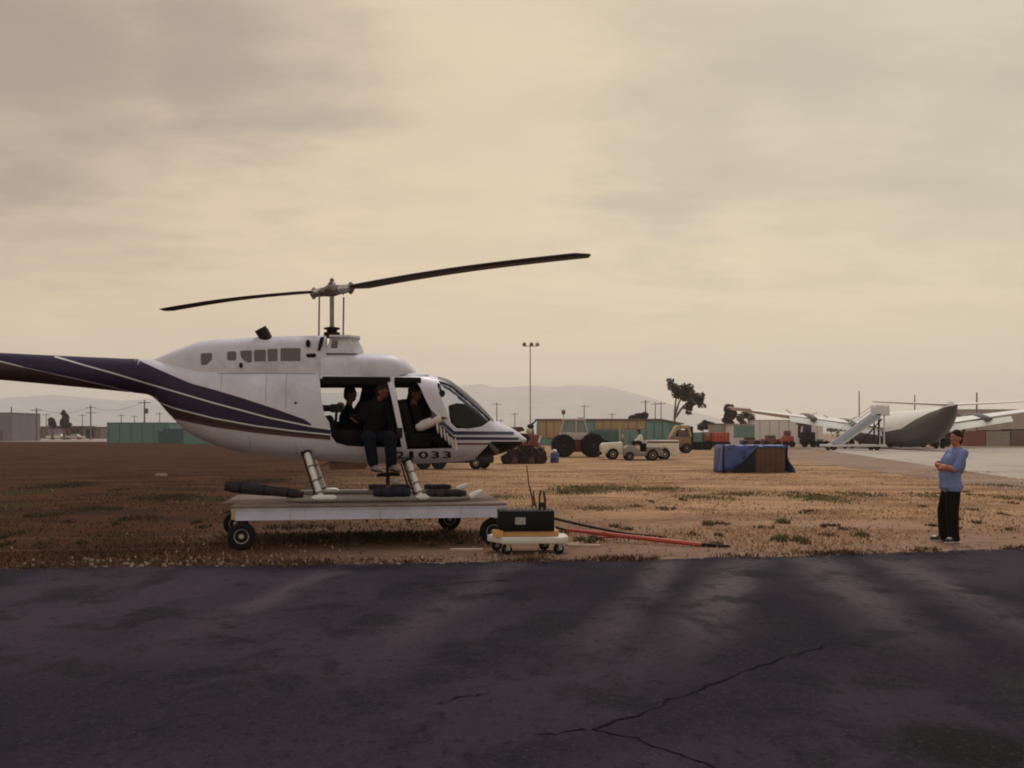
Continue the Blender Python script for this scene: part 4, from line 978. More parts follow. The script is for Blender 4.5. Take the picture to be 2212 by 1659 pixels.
blob('jeans', jn, .018, 'jeans', op, 4)
for (a, kn, an) in LG:
    fd = V((.55, -.8, -.05)).normalized(); so = blob('shoe', [('c', an+V((0, 0, -.045)), .045, an+fd*.12+V((0, 0, -.055)), .044), ('c', an+fd*.12+V((0, 0, -.058)), .042, an+fd*.19+V((0, 0, -.066)), .034)], .012, 'shoe_grey', op, 3)
    MB().tube([an-fd*.04+V((0, 0, -.092)), an+fd*.1+V((0, 0, -.10)), an+fd*.22+V((0, 0, -.10))], [.04, .05, .03], 10, flat=.25).build('sole', 'shoe_black', so, 60)
def sitter(label, head_v, off, jmat, fd, sleeve=None, pilot=False):
    q0 = cab(head_v[0]-6, 950, off); w = HC+hx*q0.x+hy*q0.y+V((0, 0, q0.z)); o = thing('person', label, 'person', w, YAW)
    l = lambda vx, vy, of: cab(vx, vy, of)-q0
    h_ = l(head_v[0], head_v[1], off); ch_ = h_-V((.03, 0, .36)); pe = V((-.02, 0, -.02))
    bp = head_parts(h_, .102, fd)+[('c', h_-V((.01, 0, .08)), .05, ch_+V((0, 0, .14)), .06), ('c', ch_, .12, pe, .12)]
    kn = [pe+V((.42, s*.10, .06)) for s in (-1, 1)]; an = [pe+V((.50, s*.10, -.06)) for s in (-1, 1)]
    for s, k_, a_ in zip((-1, 1), kn, an): bp += [('c', pe+V((0, s*.08, 0)), .08, k_, .06), ('c', k_, .055, a_, .05)]
    ar = [(ch_+V((0, s*.18, .12)), ch_+V((.10, s*.25, -.12)), ch_+V((.33, s*.16, -.14))) for s in (-1, 1)]
    if sleeve: ar[0] = (ar[0][0], l(908, 921, .50), l(948, 906, .62))
    for a, e, w_ in ar: bp += [('c', a, .055, e, .045), ('c', e, .043, w_, .033)]
    for (a, e, w_), s in zip(ar, (1, -1)): bp += hand(w_+(w_-e).normalized()*.05, (w_-e), V((0, 0, -1)), s)
    b_ = blob('body', bp, .011, 'skin_shade', o, 4); hair(h_, b_, fd, .104); face_bits(h_, b_, fd)
    jk_ = [('c', ch_, .155, pe+V((0, 0, .06)), .155), ('c', ch_+V((0, -.15, .11)), .085, ch_+V((0, .15, .11)), .085)]
    for i, (a, e, w_) in enumerate(ar):
        jk_ += [('c', a, .075, e, .062)]
        if not (sleeve and i == 0): jk_ += [('c', e, .06, e.lerp(w_, .8), .05)]
    blob('jacket', jk_, .02, jmat, o, 4)
    if sleeve:
        a, e, w_ = ar[0]; blob('sleeve', [('c', e, .082, e.lerp(w_, .55), .080), ('c', e.lerp(w_, .5), .080, w_, .066)], .012, sleeve, o, 4)
    blob('trousers', [('c', pe+V((0, s*.08, 0)), .105, k_, .085) for s, k_ in zip((-1, 1), kn)]+[('c', k_, .083, a_, .075) for k_, a_ in zip(kn, an)], .02, 'trousers', o, 4)
    return o
sitter('pilot in dark jacket with a white sleeve in the front seat', (896, 850), .27, 'dark_jacket', V((.97, -.2, 0)).normalized(), 'white_cloth')
sitter('dark clothed passenger sitting deep in the rear cabin', (757, 852), -.22, 'dark_jacket', V((.9, -.4, 0)).normalized())
# film camera on its mount in the rear doorway
cq = cab(722, 946, .30); w = HC+hx*cq.x+hy*cq.y+V((0, 0, cq.z))
fc = thing('film_camera', 'dark film camera on a post mount inside the rear doorway', 'camera', w, YAW)
l = lambda vx, vy, of: cab(vx, vy, of)-cq
q = l(727, 882, .35); MB().box(q, (.20, .14, .13)).build('camera_body', 'black_metal', fc, bevel=.015)
MB().lathe([(.05, 0), (.055, .12), (.065, .13), (.065, .16), (.04, .16)], q+V((-.10, 0, 0)), 'x', 14, Matrix.Rotation(R(180), 3, 'Z')).build('lens', 'black_metal', fc, 50)
MB().ell(q+V((.06, 0, .03)), (.07, .06, .07)).build('magazine', 'orange_paint', fc, 60)
MB().tube([V((0, 0, -.02)), q-V((0, 0, .05))], [.03, .022], 10).build('post', 'black_metal', fc, 60)
# outboard foot rest under the doorway
c0 = cab(837, 1003, .80); w = HC+hx*c0.x+hy*c0.y
fr_ = thing('foot_rest', 'black cross shaped foot rest bracket below the open rear door', 'bracket', (w.x, w.y, HC.z), YAW)
zt_ = cab(837, 1003, .62).z; zc_ = cab(837, 1027, .80).z
MB().tube([V((0, .25, zt_+.05)), V((0, .02, zt_-.02)), V((0, 0, zc_-.15))], .024, 10).build('stem', 'black_metal', fr_, 60)
MB().tube([V((-.16, 0, zc_)), V((-.05, 0, zc_+.015)), V((.05, 0, zc_+.02)), V((.19, 0, zc_+.015))], [.03, .034, .034, .028], 10).build('foot_bar', 'black_metal', fr_, 60)
for x in (.0, .035): MB().bar(V((x, .01, .01)), V((x, .01, zc_)), .010).build('strut', 'hub_metal', fr_)
MB().ell(V((.12, 0, zc_-.09)), (.055, .05, .055)).build('footing_pad', 'label_paper', fr_, 60)

# ------------------------------------------------------------------ ground power cart on a dolly
D_ = 14.15; s_ = D_/F
cp = P(1139, 1190, D_); cx0, cz = cp.x, 0
dol = thing('dolly', 'white edged flat dolly on swivel casters beside the platform', 'dolly', (cx0, D_, 0), R(4))
zd = CH-(1163-HY)*s_
W_ = 172*s_
pts = [(-W_/2+.0, .10), (-W_/2+.20, -.30), (W_/2-.12, -.30), (W_/2, -.16), (W_/2, .26), (W_/2-.14, .34), (-W_/2+.10, .34)]
MB().prism(pts, zd-.045, zd+.045, 'xy').build('deck_frame', 'cart_white', dol, bevel=.012)
for (x, y) in ((-W_/2+.26, -.22), (W_/2-.14, -.20), (-W_/2+.14, .24), (W_/2-.30, .26)):
    wheel(dol, (x, y, .075), .075, .055, rr=.4, name='caster')
    f = MB(); f.box((x+.02, y-.04, .125), (.05, .012, .13)); f.box((x+.02, y+.04, .125), (.05, .012, .13)); f.box((x+.02, y, zd-.055), (.09, .10, .02)); f.build('caster_fork', 'rim_grey', dol, bevel=.004)
ply = MB().box((.02, .02, zd+.085), (1.62*.5, .46, .075)).build('wood_board', 'plywood', None, bevel=.004); ply.parent = None
ply.location = (cx0, D_, 0); ply.rotation_euler.z = R(4); tag(ply, 'orange plywood board lying on the dolly under the black box', 'board')
cb = MB().box((-.43, -.19, zd+.095), (.14, .10, .10)).build('small_carton', 'cardboard', None, bevel=.005); cb.location = (cx0, D_, 0); cb.rotation_euler.z = R(4); tag(cb, 'small tan carton on the left end of the dolly', 'carton')
gpu = thing('power_unit', 'black box power unit with fittings on top carried by the dolly', 'power unit', (cx0, D_, 0), R(4))
z0 = zd+.123; z1 = CH-(1101-HY)*s_; xl, xr_ = (1076-1139)*s_, (1194-1139)*s_
MB().box(((xl+xr_)/2, .02, (z0+z1)/2), (xr_-xl, .52, z1-z0)).build('housing', 'cart_black', gpu, bevel=.012)
lb = MB().box(((1121-1139)*s_, -.2435, CH-(1122-HY)*s_), (.145, .004, .10)).build('plate', 'label_paper', gpu)
for i in range(11):
    x = xl+.08+i*.068; h = RNG.uniform(.02, .045); MB().lathe([(.018, 0), (.018, h*.6), (.010, h*.7), (.010, h)], (x, -.15+RNG.uniform(-.05, .2), z1), 'z', 10).build('terminal', 'steel' if i % 3 else 'hub_metal', gpu, 50)
for (va, ya, vb, yb, r_) in ((1153, 1092, 1143, 1050, .014), (1143, 1050, 1137, 1005, .009), (1149, 1098, 1153, 1060, .010), (1158, 1098, 1151, 1062, .012)):
    a, c = P(va, ya, D_), P(vb, yb, D_); MB().tube([(a.x-cx0, 0, a.z), (c.x-cx0+.004, 0, c.z)], [r_, r_*.8], 8).build('lever', 'rust', gpu, 60)
lp = [P(1166, 1100, D_), P(1166, 1072, D_), P(1169, 1061, D_), P(1175, 1062, D_), P(1178, 1080, D_), P(1177, 1100, D_)]
MB().tube([(p_.x-cx0, .03, p_.z) for p_ in lp], [.012, .014, .018, .016, .018, .022], 8).build('handle_loop', 'rust', gpu, 60)
MB().box(((1172-1139)*s_, .03, z1+.05), (.10, .10, .10)).build('valve', 'dark_iron', gpu, bevel=.01)
# power lead and red tow bar
a = P(1192, 1121, D_+.1); c = G(1379, 1157); pts = []
for i in range(22):
    t = i/21; p_ = a.lerp(c, t); p_.z = max(.018, a.z*(1-t)**1.15+.015); pts.append(p_)
for v_ in ((1410, 1160), (1440, 1163)): q = G(*v_); q.z = .016; pts.append(q)
o = MB().tube(pts, .020, 8).build('power_lead', 'cable', None, 60); tag(o, 'black cable sloping from the black box down to the ground', 'cable')
A_, B_ = G(1224, 1166), G(1516, 1182); A_.z = .16; B_.z = .035
tb = thing('tow_bar', 'long red tow bar with black tip lying on the ground', 'tow bar', (A_.x, A_.y, 0))
q = V((A_.x, A_.y, 0)); MB().tube([A_-q, A_.lerp(B_, .35)-q, B_-q], [.026, .036, .034], 10).build('bar', 'red_paint', tb, 60)
C_ = G(1578, 1183.5); C_.z = .022; MB().tube([B_-q, B_.lerp(C_, .5)-q, C_-q], [.03, .026, .016], 10).build('tip', 'cable', tb, 60)
A2_ = G(1300, 1170); MB().tube([(A2_-q)+V((0, .35, .03)), (A_.lerp(B_, .45)-q)], .018, 8).build('side_bar', 'red_paint', tb, 60)
MB().tube([A_-q+V((-.03, 0, 0)), A_-q+V((-.12, .05, .02)), A_-q+V((-.16, .14, .03))], .018, 8).build('eye_end', 'dark_iron', tb, 60)
# ------------------------------------------------------------------ blue-tarped crate
def at(vx, base):                               # ground point under a picture column, for a base row
    return G(vx, base)
def rx(vx, Y): return (vx-CX)/F*Y
def rz(vy, Y): return CH+(HY-vy)/F*Y
Yc = DY(1022); s_ = Yc/F; xc = rx(1633, Yc)
cr = thing('covered_crate', 'brown wooden crate half covered by a blue tarp on the dry field', 'crate', (xc, Yc, 0), R(3))
hh = rz(963, Yc); xl, xr_ = rx(1566, Yc)-xc, rx(1697, Yc)-xc
MB().box(((xl+xr_)/2, .75, hh/2), (xr_-xl, 1.5, hh)).build('crate_body', 'crate_brown', cr, bevel=.02)
for i in range(6):
    x = rx(1632, Yc)-xc+(i+.5)*(xr_-(rx(1632, Yc)-xc))/6; MB().box((x, -.012, hh*.49), ((xr_-(rx(1632, Yc)-xc))/6-.007, .03, hh*.96)).build('board', 'crate_brown', cr, bevel=.003)
def cloth(name, rows, m_, parent, thick=.012):
    """rows of 3-D points -> a cloth sheet with a little thickness"""
    nr, nc = len(rows), len(rows[0]); vs = [p_ for r_ in rows for p_ in r_]; b = MB()
    b.add(vs, [(i*nc+j, i*nc+j+1, (i+1)*nc+j+1, (i+1)*nc+j) for i in range(nr-1) for j in range(nc-1)])
    o = b.build(name, m_, parent, 80); md = o.modifiers.new('t', 'SOLIDIFY'); md.thickness = thick; md.offset = 0
    me_ = evaluated(o); o.modifiers.clear(); old = o.data; o.data = me_; bpy.data.meshes.remove(old); return o
def wob(x, z, a=.03): return a*math.sin(x*5+z*3)+a*.7*math.sin(x*11-z*4+1)
nx = 36; rows = []
for i in range(7):                                                   # over the top
    t = i/6; rows.append([V((xl-.06+(xr_-xl+.12)*j/nx, 1.5-t*1.53, hh+.02+wob(j*.2, t*3, .015))) for j in range(nx+1)])
for i in range(1, 6):                                                # short fall over the front edge, deeper to the left
    row = []
    for j in range(nx+1):
        u = j/nx; drop_ = .10+.02*math.sin(u*20) if u > .50 else .10+(hh*.92-.10)*max(0, min(1, (.50-u)/.36))**.85
        t = i/5; x = xl-.06+(xr_-xl+.12)*u; row.append(V((x, -.05+wob(x, t*2, .025), hh+.015-drop_*t)))
    rows.append(row)
cloth('tarp', rows, 'tarp', cr)
rows = [[V((xl-.08-.05*t+wob(y*2, t, .02), 1.5-y*1.5, hh*(1-t)+.012)) for y in np.linspace(0, 1, 10)] for t in np.linspace(0, 1, 8)]
cloth('tarp_side', rows, 'tarp', cr)
rows = [[V((xr_+.04+.32*t**1.2+wob(y*3, t*2, .05), 1.5-y*1.56, hh*(1-t)+.012)) for y in np.linspace(0, 1, 12)] for t in np.linspace(0, 1, 10)]
cloth('tarp_side', rows, 'tarp', cr)
b = MB(); xd = rx(1632, Yc)-xc; b.prism([(xl+.25, .02), (xd, .02), (xd, hh*.93), (xd-.35, hh*.80)], -.03, -.004, 'xz'); b.build('dark_tarp', 'tarp_dark', cr, bevel=.004)
MB().box((xl+.13, -.02, hh*.47), (.13, .05, hh*.90)).build('corner_post', 'crate_brown', cr, bevel=.008)

# ------------------------------------------------------------------ vehicles in the field
def box_part(root, name, m_, x0_, x1_, y0_, y1_, z0_, z1_, bev=.03, taper=None):
    return MB().box(((x0_+x1_)/2, (y0_+y1_)/2, (z0_+z1_)/2), (x1_-x0_, y1_-y0_, z1_-z0_), None, taper).build(name, m_, root, bevel=bev)
# white open pickup
Yp = 63.0; xp = rx(1300, Yp)
pk = thing('pickup', 'white open utility pickup with brown striped bed', 'pickup', (xp, Yp, 0))
sx1 = lambda v: rx(v, Yp)-xp; sz1 = lambda v: rz(v, Yp)
hood = MB().prism([(0, .38), (0, sz1(962)), (.12, sz1(957)), (sx1(1340), sz1(955.5)), (sx1(1345), sz1(954)), (sx1(1345), .32), (sx1(1338), .32), (sx1(1333), .62), (sx1(1326), .72), (sx1(1318), .66), (sx1(1311), .38)], 0, 1.6, 'xz').build('hood', 'veh_white', pk, bevel=.05)
MB().box((-.03, .8, .42), (.12, 1.5, .16)).build('bumper', 'dark_iron', pk, bevel=.02)
for y in (.2, 1.4): MB().lathe([(.08, -.02), (.09, 0), (.07, .05)], (-.02, y, .78), 'x', 12).build('headlight', 'steel', pk, 50)
bed = MB().prism([(sx1(1395), .5), (sx1(1395), sz1(951)), (sx1(1467), sz1(951)), (sx1(1467), sz1(982)), (sx1(1462), sz1(984.5)), (sx1(1446), sz1(983)), (sx1(1442), .72), (sx1(1432), .78), (sx1(1424), .62), (sx1(1420), .38)], 0, 1.6, 'xz').build('bed', 'veh_white', pk, bevel=.04)
box_part(bed, 'bed_stripe', 'stripe_brown', sx1(1398), sx1(1466), -.012, .02, sz1(957), sz1(953), .004)
box_part(pk, 'floor_pan', 'veh_grey', sx1(1344), sx1(1425), .05, 1.55, .35, .62, .02)
for vx in (1351, 1406):
    for y in (.1, 1.5): MB().bar((sx1(vx), y, .6), (sx1(vx)+.02, y, sz1(926 if vx < 1390 else 931)), .035).build('roll_post', 'veh_grey', pk, 60)
MB().box((sx1(1378), .8, sz1(930)), (sx1(1408)-sx1(1350), 1.5, .05)).build('canopy', 'veh_grey', pk, bevel=.015)
MB().box((sx1(1349), .8, 1.35), (.04, 1.4, .5)).build('windscreen', 'veh_glass', pk)
for vx in (1324, 1436):
    for y in (.02, 1.5): wheel(pk, (sx1(vx), y, .345), .345, .2, rim='veh_white', rr=.5)
# grey tow tractor with driver
Yt = 60.8; xt0 = rx(1349, Yt)
tt_ = thing('tow_tractor', 'small grey tow tractor parked against the white pickup', 'tractor', (xt0, Yt, 0)); sx1 = lambda v: rx(v, Yt)-xt0; sz1 = lambda v: rz(v, Yt)
MB().prism([(.05, .28), (.02, .75), (.25, .95), (sx1(1372), .92), (sx1(1384), .55), (sx1(1398), .50), (sx1(1402), .85), (sx1(1424), .82), (sx1(1434), .55), (sx1(1432), .28)], 0, 1.2, 'xz').build('chassis', 'veh_grey', tt_, bevel=.04)
box_part(tt_, 'fender', 'veh_grey', sx1(1400), sx1(1427), -.05, .25, .70, .84, .03)
box_part(tt_, 'seat', 'seat_dark', sx1(1386), sx1(1398), .3, .9, .55, 1.05, .04)
MB().tube([(sx1(1366), .6, .9), (sx1(1371), .6, 1.15)], .02, 8).build('steering_column', 'dark_iron', tt_); MB().lathe([(.17, 0), (.19, .02), (.17, .04), (.15, .02)], (sx1(1371), .6, 1.15), 'z', 18).build('steering_wheel', 'rubber', tt_, 60)
for vx, r_ in ((1360, .27), (1410, .345)):
    for y in (-.02, 1.2): wheel(tt_, (sx1(vx), y, r_), r_, .2, rim='rim_grey' if vx < 1400 else 'hub_cream', rr=.55)
# the driver
q0 = V((xt0+sx1(1386), Yt+.58, 1.04)); dr = thing('person', 'driver in white shirt seated on the grey tow tractor', 'person', q0, R(180))
hd = V((.10, 0, .74)); ch_ = V((.02, 0, .36)); fd = V((.95, .3, 0)).normalized()
kn = [V((.40, s*.14, .06)) for s in (-1, 1)]; an = [V((.52, s*.14, -.30)) for s in (-1, 1)]
ar = [(ch_+V((0, s*.20, .12)), ch_+V((.16, s*.29, -.13)), V((.42, s*.12, .16))) for s in (-1, 1)]
bp = head_parts(hd, .105, fd)+[('c', hd-V((.02, 0, .07)), .055, ch_+V((0, 0, .16)), .06), ('c', ch_, .13, V((0, 0, .06)), .13)]
for s, k_, a_ in zip((-1, 1), kn, an): bp += [('c', V((0, s*.09, .06)), .09, k_, .065), ('c', k_, .06, a_, .04), ('c', a_, .04, a_+V((.10, 0, -.05)), .035)]
for a, e, w_ in ar: bp += [('c', a, .055, e, .045), ('c', e, .045, w_, .033)]
for (a, e, w_), s in zip(ar, (1, -1)): bp += hand(w_+(w_-e).normalized()*.05, w_-e, V((0, 0, -1)), s)
bb = blob('body', bp, .011, 'skin_shade', dr, 4); hair(hd, bb, fd, .108); face_bits(hd, bb, fd)
sh_ = [('c', ch_, .17, V((0, 0, .10)), .165), ('c', ch_+V((0, -.16, .11)), .09, ch_+V((0, .16, .11)), .09)]
for a, e, w_ in ar: sh_ += [('c', a, .08, e, .07), ('c', e, .065, e.lerp(w_, .6), .055)]
blob('shirt', sh_, .02, 'veh_white', dr, 4)
blob('trousers', [('c', V((0, s*.09, .07)), .11, k_, .088) for s, k_ in zip((-1, 1), kn)]+[('c', k_, .085, a_, .07) for k_, a_ in zip(kn, an)], .02, 'trousers', dr, 4)
# cab tractor (red and white)
Ya = 70.0; xa = rx(1240, Ya)
tg = thing('farm_tractor', 'red and white cab tractor with large dark tyres', 'tractor', (xa, Ya, 0)); sx1 = lambda v: rx(v, Ya)-xa; sz1 = lambda v: rz(v, Ya)
box_part(tg, 'chassis', 'veh_red', sx1(1226), sx1(1262), -.5, .5, sz1(976), sz1(946), .05)
MB().prism([(sx1(1209), sz1(946)), (sx1(1209), sz1(934)), (sx1(1268), sz1(934)), (sx1(1268), sz1(946)), (sx1(1258), sz1(950)), (sx1(1224), sz1(950))], -.75, .75, 'xz').build('cab_base', 'cab_grey', tg, bevel=.04)
for (a, c) in (((1210, 934), (1217, 908)), ((1268, 934), (1261, 908)), ((1243, 934), (1243, 908))):
    for y in (-.72, .72): MB().box(((sx1(a[0])+sx1(c[0]))/2, y, (sz1(a[1])+sz1(c[1]))/2), (.10, .08, sz1(c[1])-sz1(a[1])), Matrix.Rotation(math.atan2(sx1(c[0])-sx1(a[0]), sz1(c[1])-sz1(a[1])), 3, 'Y')).build('cab_post', 'cab_grey', tg)
MB().prism([(sx1(1211), sz1(934)), (sx1(1267), sz1(934)), (sx1(1260), sz1(908)), (sx1(1218), sz1(908))], -.66, .66, 'xz').build('cab_glass', 'veh_glass', tg)
box_part(tg, 'cab_roof', 'cab_grey', sx1(1215), sx1(1264), -.82, .82, sz1(908.5), sz1(904.5), .04)
box_part(tg, 'roof_unit', 'cab_grey', sx1(1248), sx1(1260), -.3, .3, sz1(904.6), sz1(901), .03)
MB().tube([(sx1(1218), .5, sz1(905)), (sx1(1218), .5, sz1(893))], .03, 8).build('beacon_post', 'cab_grey', tg); MB().ell((sx1(1218), .5, sz1(890)), (.15, .15, .19)).build('beacon', 'lamp_red', tg, 70)
wheel(tg, (sx1(1216), -.85, .80), .80, .5, rim='dark_iron', rr=.42, lug=True); wheel(tg, (sx1(1279), -.85, .84), .84, .55, rim='dark_iron', rr=.42, lug=True)
wheel(tg, (sx1(1216), .85, .80), .80, .5, rim='dark_iron', rr=.42, lug=True); wheel(tg, (sx1(1279), .85, .84), .84, .55, rim='dark_iron', rr=.42, lug=True)
MB().prism([(sx1(1258), sz1(952)), (sx1(1310), sz1(950)), (sx1(1318), sz1(956)), (sx1(1300), sz1(958)), (sx1(1260), sz1(962))], -.4, .4, 'xz').build('rear_hitch', 'dark_iron', tg, bevel=.03)
# rusty red machine
Yr = 55.0; xr0 = rx(1130, Yr)
rm = thing('rusty_loader', 'rusty red crawler machine with dark track mass beside the blue drum', 'loader', (xr0, Yr, 0)); sx1 = lambda v: rx(v, Yr)-xr0; sz1 = lambda v: rz(v, Yr)
MB().prism([(sx1(1084), .10), (sx1(1081), .40), (sx1(1094), .58), (sx1(1097), .86), (sx1(1116), .80), (sx1(1122), 1.0), (sx1(1148), 1.02), (sx1(1157), .84), (sx1(1174), .88), (sx1(1180), .58), (sx1(1179), .18), (sx1(1168), .05), (sx1(1098), .05)], -.6, .6, 'xz').build('track_frame', 'dark_iron', rm, bevel=.04)
for i, (vx, z_, r_) in enumerate(((1092, .26, .25), (1112, .20, .18), (1130, .20, .18), (1148, .20, .18), (1170, .30, .29))): MB().lathe([(.05, -.07), (r_*.5, -.05), (r_*.6, -.07), (r_, -.06), (r_, .06), (.05, .07)], (sx1(vx), -.68, z_), 'y', 18).build('track_wheel', 'rust' if i % 2 else 'dark_iron', rm, 40)
for i in range(9):
    vx = RNG.uniform(1095, 1175); MB().tube([(sx1(vx), -.66, RNG.uniform(.5, .8)), (sx1(vx+RNG.uniform(-8, 8)), -.72, RNG.uniform(.7, .9)), (sx1(vx+RNG.uniform(-14, 14)), -.6, RNG.uniform(.9, 1.15))], .03, 6).build('hose', ('dark_iron', 'rust', 'hub_metal')[i % 3], rm, 60)
for i in range(13):
    MB().box((sx1(1088+i*6.8), -.66, .03), (.15, .30, .06)).build('track_pad', 'dark_iron', rm)
box_part(rm, 'engine_hood', 'veh_red', sx1(1096), sx1(1152), -.5, .5, .95, sz1(936), .06); box_part(rm, 'side_panel', 'veh_red', sx1(1152), sx1(1164), -.55, .5, .90, sz1(939), .03)
MB().ell((sx1(1133), -.52, sz1(947)), (.28, .06, .26)).build('fan_guard', 'dark_iron', rm, 60)
MB().bar((sx1(1163), -.57, sz1(956)), (sx1(1167), -.57, sz1(941)), .06).build('ram', 'pale_wall', rm, 60)
MB().prism([(sx1(1094), sz1(923)), (sx1(1128), sz1(922)), (sx1(1134), sz1(930)), (sx1(1108), sz1(937))], -.9, .6, 'xz').build('hopper', 'rust', rm, bevel=.04)
box_part(rm, 'seat_box', 'hub_cream', sx1(1137), sx1(1150), -.3, .3, sz1(936), sz1(926), .05)
MB().tube([(sx1(1152), -.1, sz1(938)), (sx1(1150), -.1, sz1(926)), (sx1(1143), -.1, sz1(921)), (sx1(1158), -.1, sz1(909))], [.06, .06, .08, .03], 8).build('lever_arm', 'dark_iron', rm, 60); MB().ell((sx1(1146), -.1, sz1(921)), (.2, .12, .13)).build('lever_head', 'dark_iron', rm, 60)
wheel(rm, (sx1(1096), -.75, .27), .27, .16, rim='rust', rr=.6); box_part(rm, 'tool_box', 'orange_paint', sx1(1164), sx1(1176), -.5, .2, .62, .95, .03)
MB().bar((sx1(1088), -.62, 1.0), (sx1(1060), -.62, .55), .08).build('draw_bar', 'rust', rm, 60)
Yb = 56.5; o = MB().lathe([(.0, 0), (.22, .0), (.25, .03), (.25, .25), (.26, .27), (.25, .29), (.25, .52), (.23, .56), (.0, .56)], (0, 0, 0), 'z', 20)
dm = thing('drum', 'blue drum with white cap between the rusty machine and the tractor', 'drum', (rx(1198, Yb), Yb, 0)); o.build('barrel', 'blue_drum', dm, 40)
MB().ell((-.01, -.08, .66), (.15, .13, .11)).build('cap', 'stripe_white', dm, 60)
# low vehicles seen below the helicopter's belly
Yq = DY(1014); xq = rx(930, Yq)
lt = thing('low_loader', 'dark low tractor with yellow hub wheel behind the helicopter nose', 'tractor', (xq, Yq, 0)); sx1 = lambda v: rx(v, Yq)-xq
box_part(lt, 'frame', 'dark_iron', sx1(890), sx1(1066), 0, 1.0, .30, .62, .05); box_part(lt, 'engine_block', 'rust', sx1(960), sx1(1055), .1, .9, .60, 1.0, .06); box_part(lt, 'mudguard', 'dark_iron', sx1(888), sx1(965), -.1, 1.1, .62, .95, .06)
wheel(lt, (sx1(1028), -.05, .30), .30, .22, rim='hub_cream', rr=.42); wheel(lt, (sx1(1044), 1.0, .30), .30, .22, rim='hub_cream', rr=.42)
for v_ in (915, 948): wheel(lt, (sx1(v_), 0, .36), .36, .3, rim='dark_iron', rr=.4)
Yq = DY(1013); xq = rx(735, Yq); ls = thing('disc_harrow', 'dark low harrow standing on the field below the rear belly', 'harrow', (xq, Yq, 0)); sx1 = lambda v: rx(v, Yq)-xq
box_part(ls, 'frame', 'dark_iron', sx1(715), sx1(790), 0, .9, .28, .52, .03)
for i in range(7):
    MB().lathe([(.02, -.02), (.20, -.012), (.20, .012), (.02, .02)], (sx1(718+i*11), .05, .20), 'y', 16).build('disc', 'rust', ls, 40)
MB().bar((sx1(715), .4, .4), (sx1(690), .3, .12), .05).build('draw_bar', 'rust', ls)
# yellow forklift and trucks farther back
Yf = 84.0; xf0 = rx(1470, Yf); fk = thing('forklift', 'tan and yellow machine with cab behind the white pickup', 'forklift', (xf0, Yf, 0)); sx1 = lambda v: rx(v, Yf)-xf0; sz1 = lambda v: rz(v, Yf)
box_part(fk, 'body', 'orange_paint', sx1(1444), sx1(1490), -.7, .7, .5, sz1(943), .08)
MB().prism([(sx1(1446), sz1(943)), (sx1(1458), sz1(922)), (sx1(1462), sz1(918.5)), (sx1(1486), sz1(919)), (sx1(1492), sz1(943)), (sx1(1486), sz1(943)), (sx1(1482), sz1(926)), (sx1(1464), sz1(926)), (sx1(1453), sz1(943))], -.7, .7, 'xz').build('cab_frame', 'yellow_paint', fk, bevel=.04)
box_part(fk, 'cab_interior', 'brown_wall', sx1(1462), sx1(1486), -.5, .5, sz1(943), sz1(929), .04); box_part(fk, 'mast', 'dark_iron', sx1(1490), sx1(1495), -.5, .5, .4, sz1(921), .03)
for vx in (1454, 1480): 
    for y in (-.7, .6): wheel(fk, (sx1(vx), y, .42), .42, .3, rim='yellow_paint')
Yk = 100.0
def truck(x0v, x1v, topv, m_, label, cabm, cab_first=True, trim=None):
    xk = rx((x0v+x1v)/2, Yk); t_ = thing('truck', label, 'truck', (xk, Yk, 0)); f = lambda v: rx(v, Yk)-xk; z = lambda v: rz(v, Yk)
    box_part(t_, 'chassis', 'dark_iron', f(x0v), f(x1v), -.9, .9, .45, .78, .03)
    xm = x0v+(x1v-x0v)*.34
    box_part(t_, 'cab', cabm, f(x0v), f(xm)-.06, -1.0, 1.0, .7, z(topv-1), .12); box_part(t_, 'cab_window', 'veh_glass', f(x0v)+.25, f(xm)-.3, -1.03, 1.03, z(topv+8), z(topv+2), .02)
    bd = box_part(t_, 'bed', m_, f(xm), f(x1v), -1.1, 1.1, .8, z(topv), .05)
    for i in range(5): MB().box((f(xm)+(i+.5)*(f(x1v)-f(xm))/5, -1.12, (.8+z(topv))/2), (.07, .05, z(topv)-.8)).build('stake', trim or m_, bd)
    for vx in (x0v+.2*(x1v-x0v), x0v+.72*(x1v-x0v), x0v+.88*(x1v-x0v)):
        for y in (-.9, .9): wheel(t_, (f(vx), y, .48), .48, .3, rim='dark_iron')
truck(1484, 1513, 934, 'teal', 'teal box truck parked beside the red truck', 'teal')
truck(1515, 1571, 934, 'red_paint', 'bright red stake truck parked beyond the tarped crate', 'veh_red', trim='veh_red')

# ------------------------------------------------------------------ buildings
def shed(name, label, vx0, vx1, vtop, base_v, m_, depth=8, roofm='roof_brown', over=.25, cat='building', rot=0):
    Y = DY(base_v); x0_, x1_ = rx(vx0, Y), rx(vx1, Y); h = rz(vtop, Y); xm = (x0_+x1_)/2
    t_ = thing(name, label, cat, (xm, Y, 0), rot); w = x1_-x0_
    MB().box((0, depth/2, h/2-.06), (w, depth, h-.12)).build('wall', m_, t_); MB().box((0, depth/2, h-.06), (w+over, depth+over, .12)).build('roof', roofm, t_, bevel=.02)
    return t_, Y, xm, h
Yl = 135.0; bx0, bx1 = rx(1161, Yl), rx(1472, Yl); xm = (bx0+bx1)/2
lb = thing('long_shed', 'long low tan and teal shed behind the tractor and pickup', 'building', (xm, Yl, 0)); f = lambda v: rx(v, Yl)-xm; z = lambda v: rz(v, Yl); h = z(914)
MB().box((0, 4, h/2), (bx1-bx0-.1, 7.9, h-.1)).build('wall', 'teal', lb)
MB().prism([(f(1163), z(914)), (f(1163), z(907)), (f(1428), z(907)), (f(1470), z(914.5))], -.005, 7.9, 'xz').build('gable', 'teal', lb)
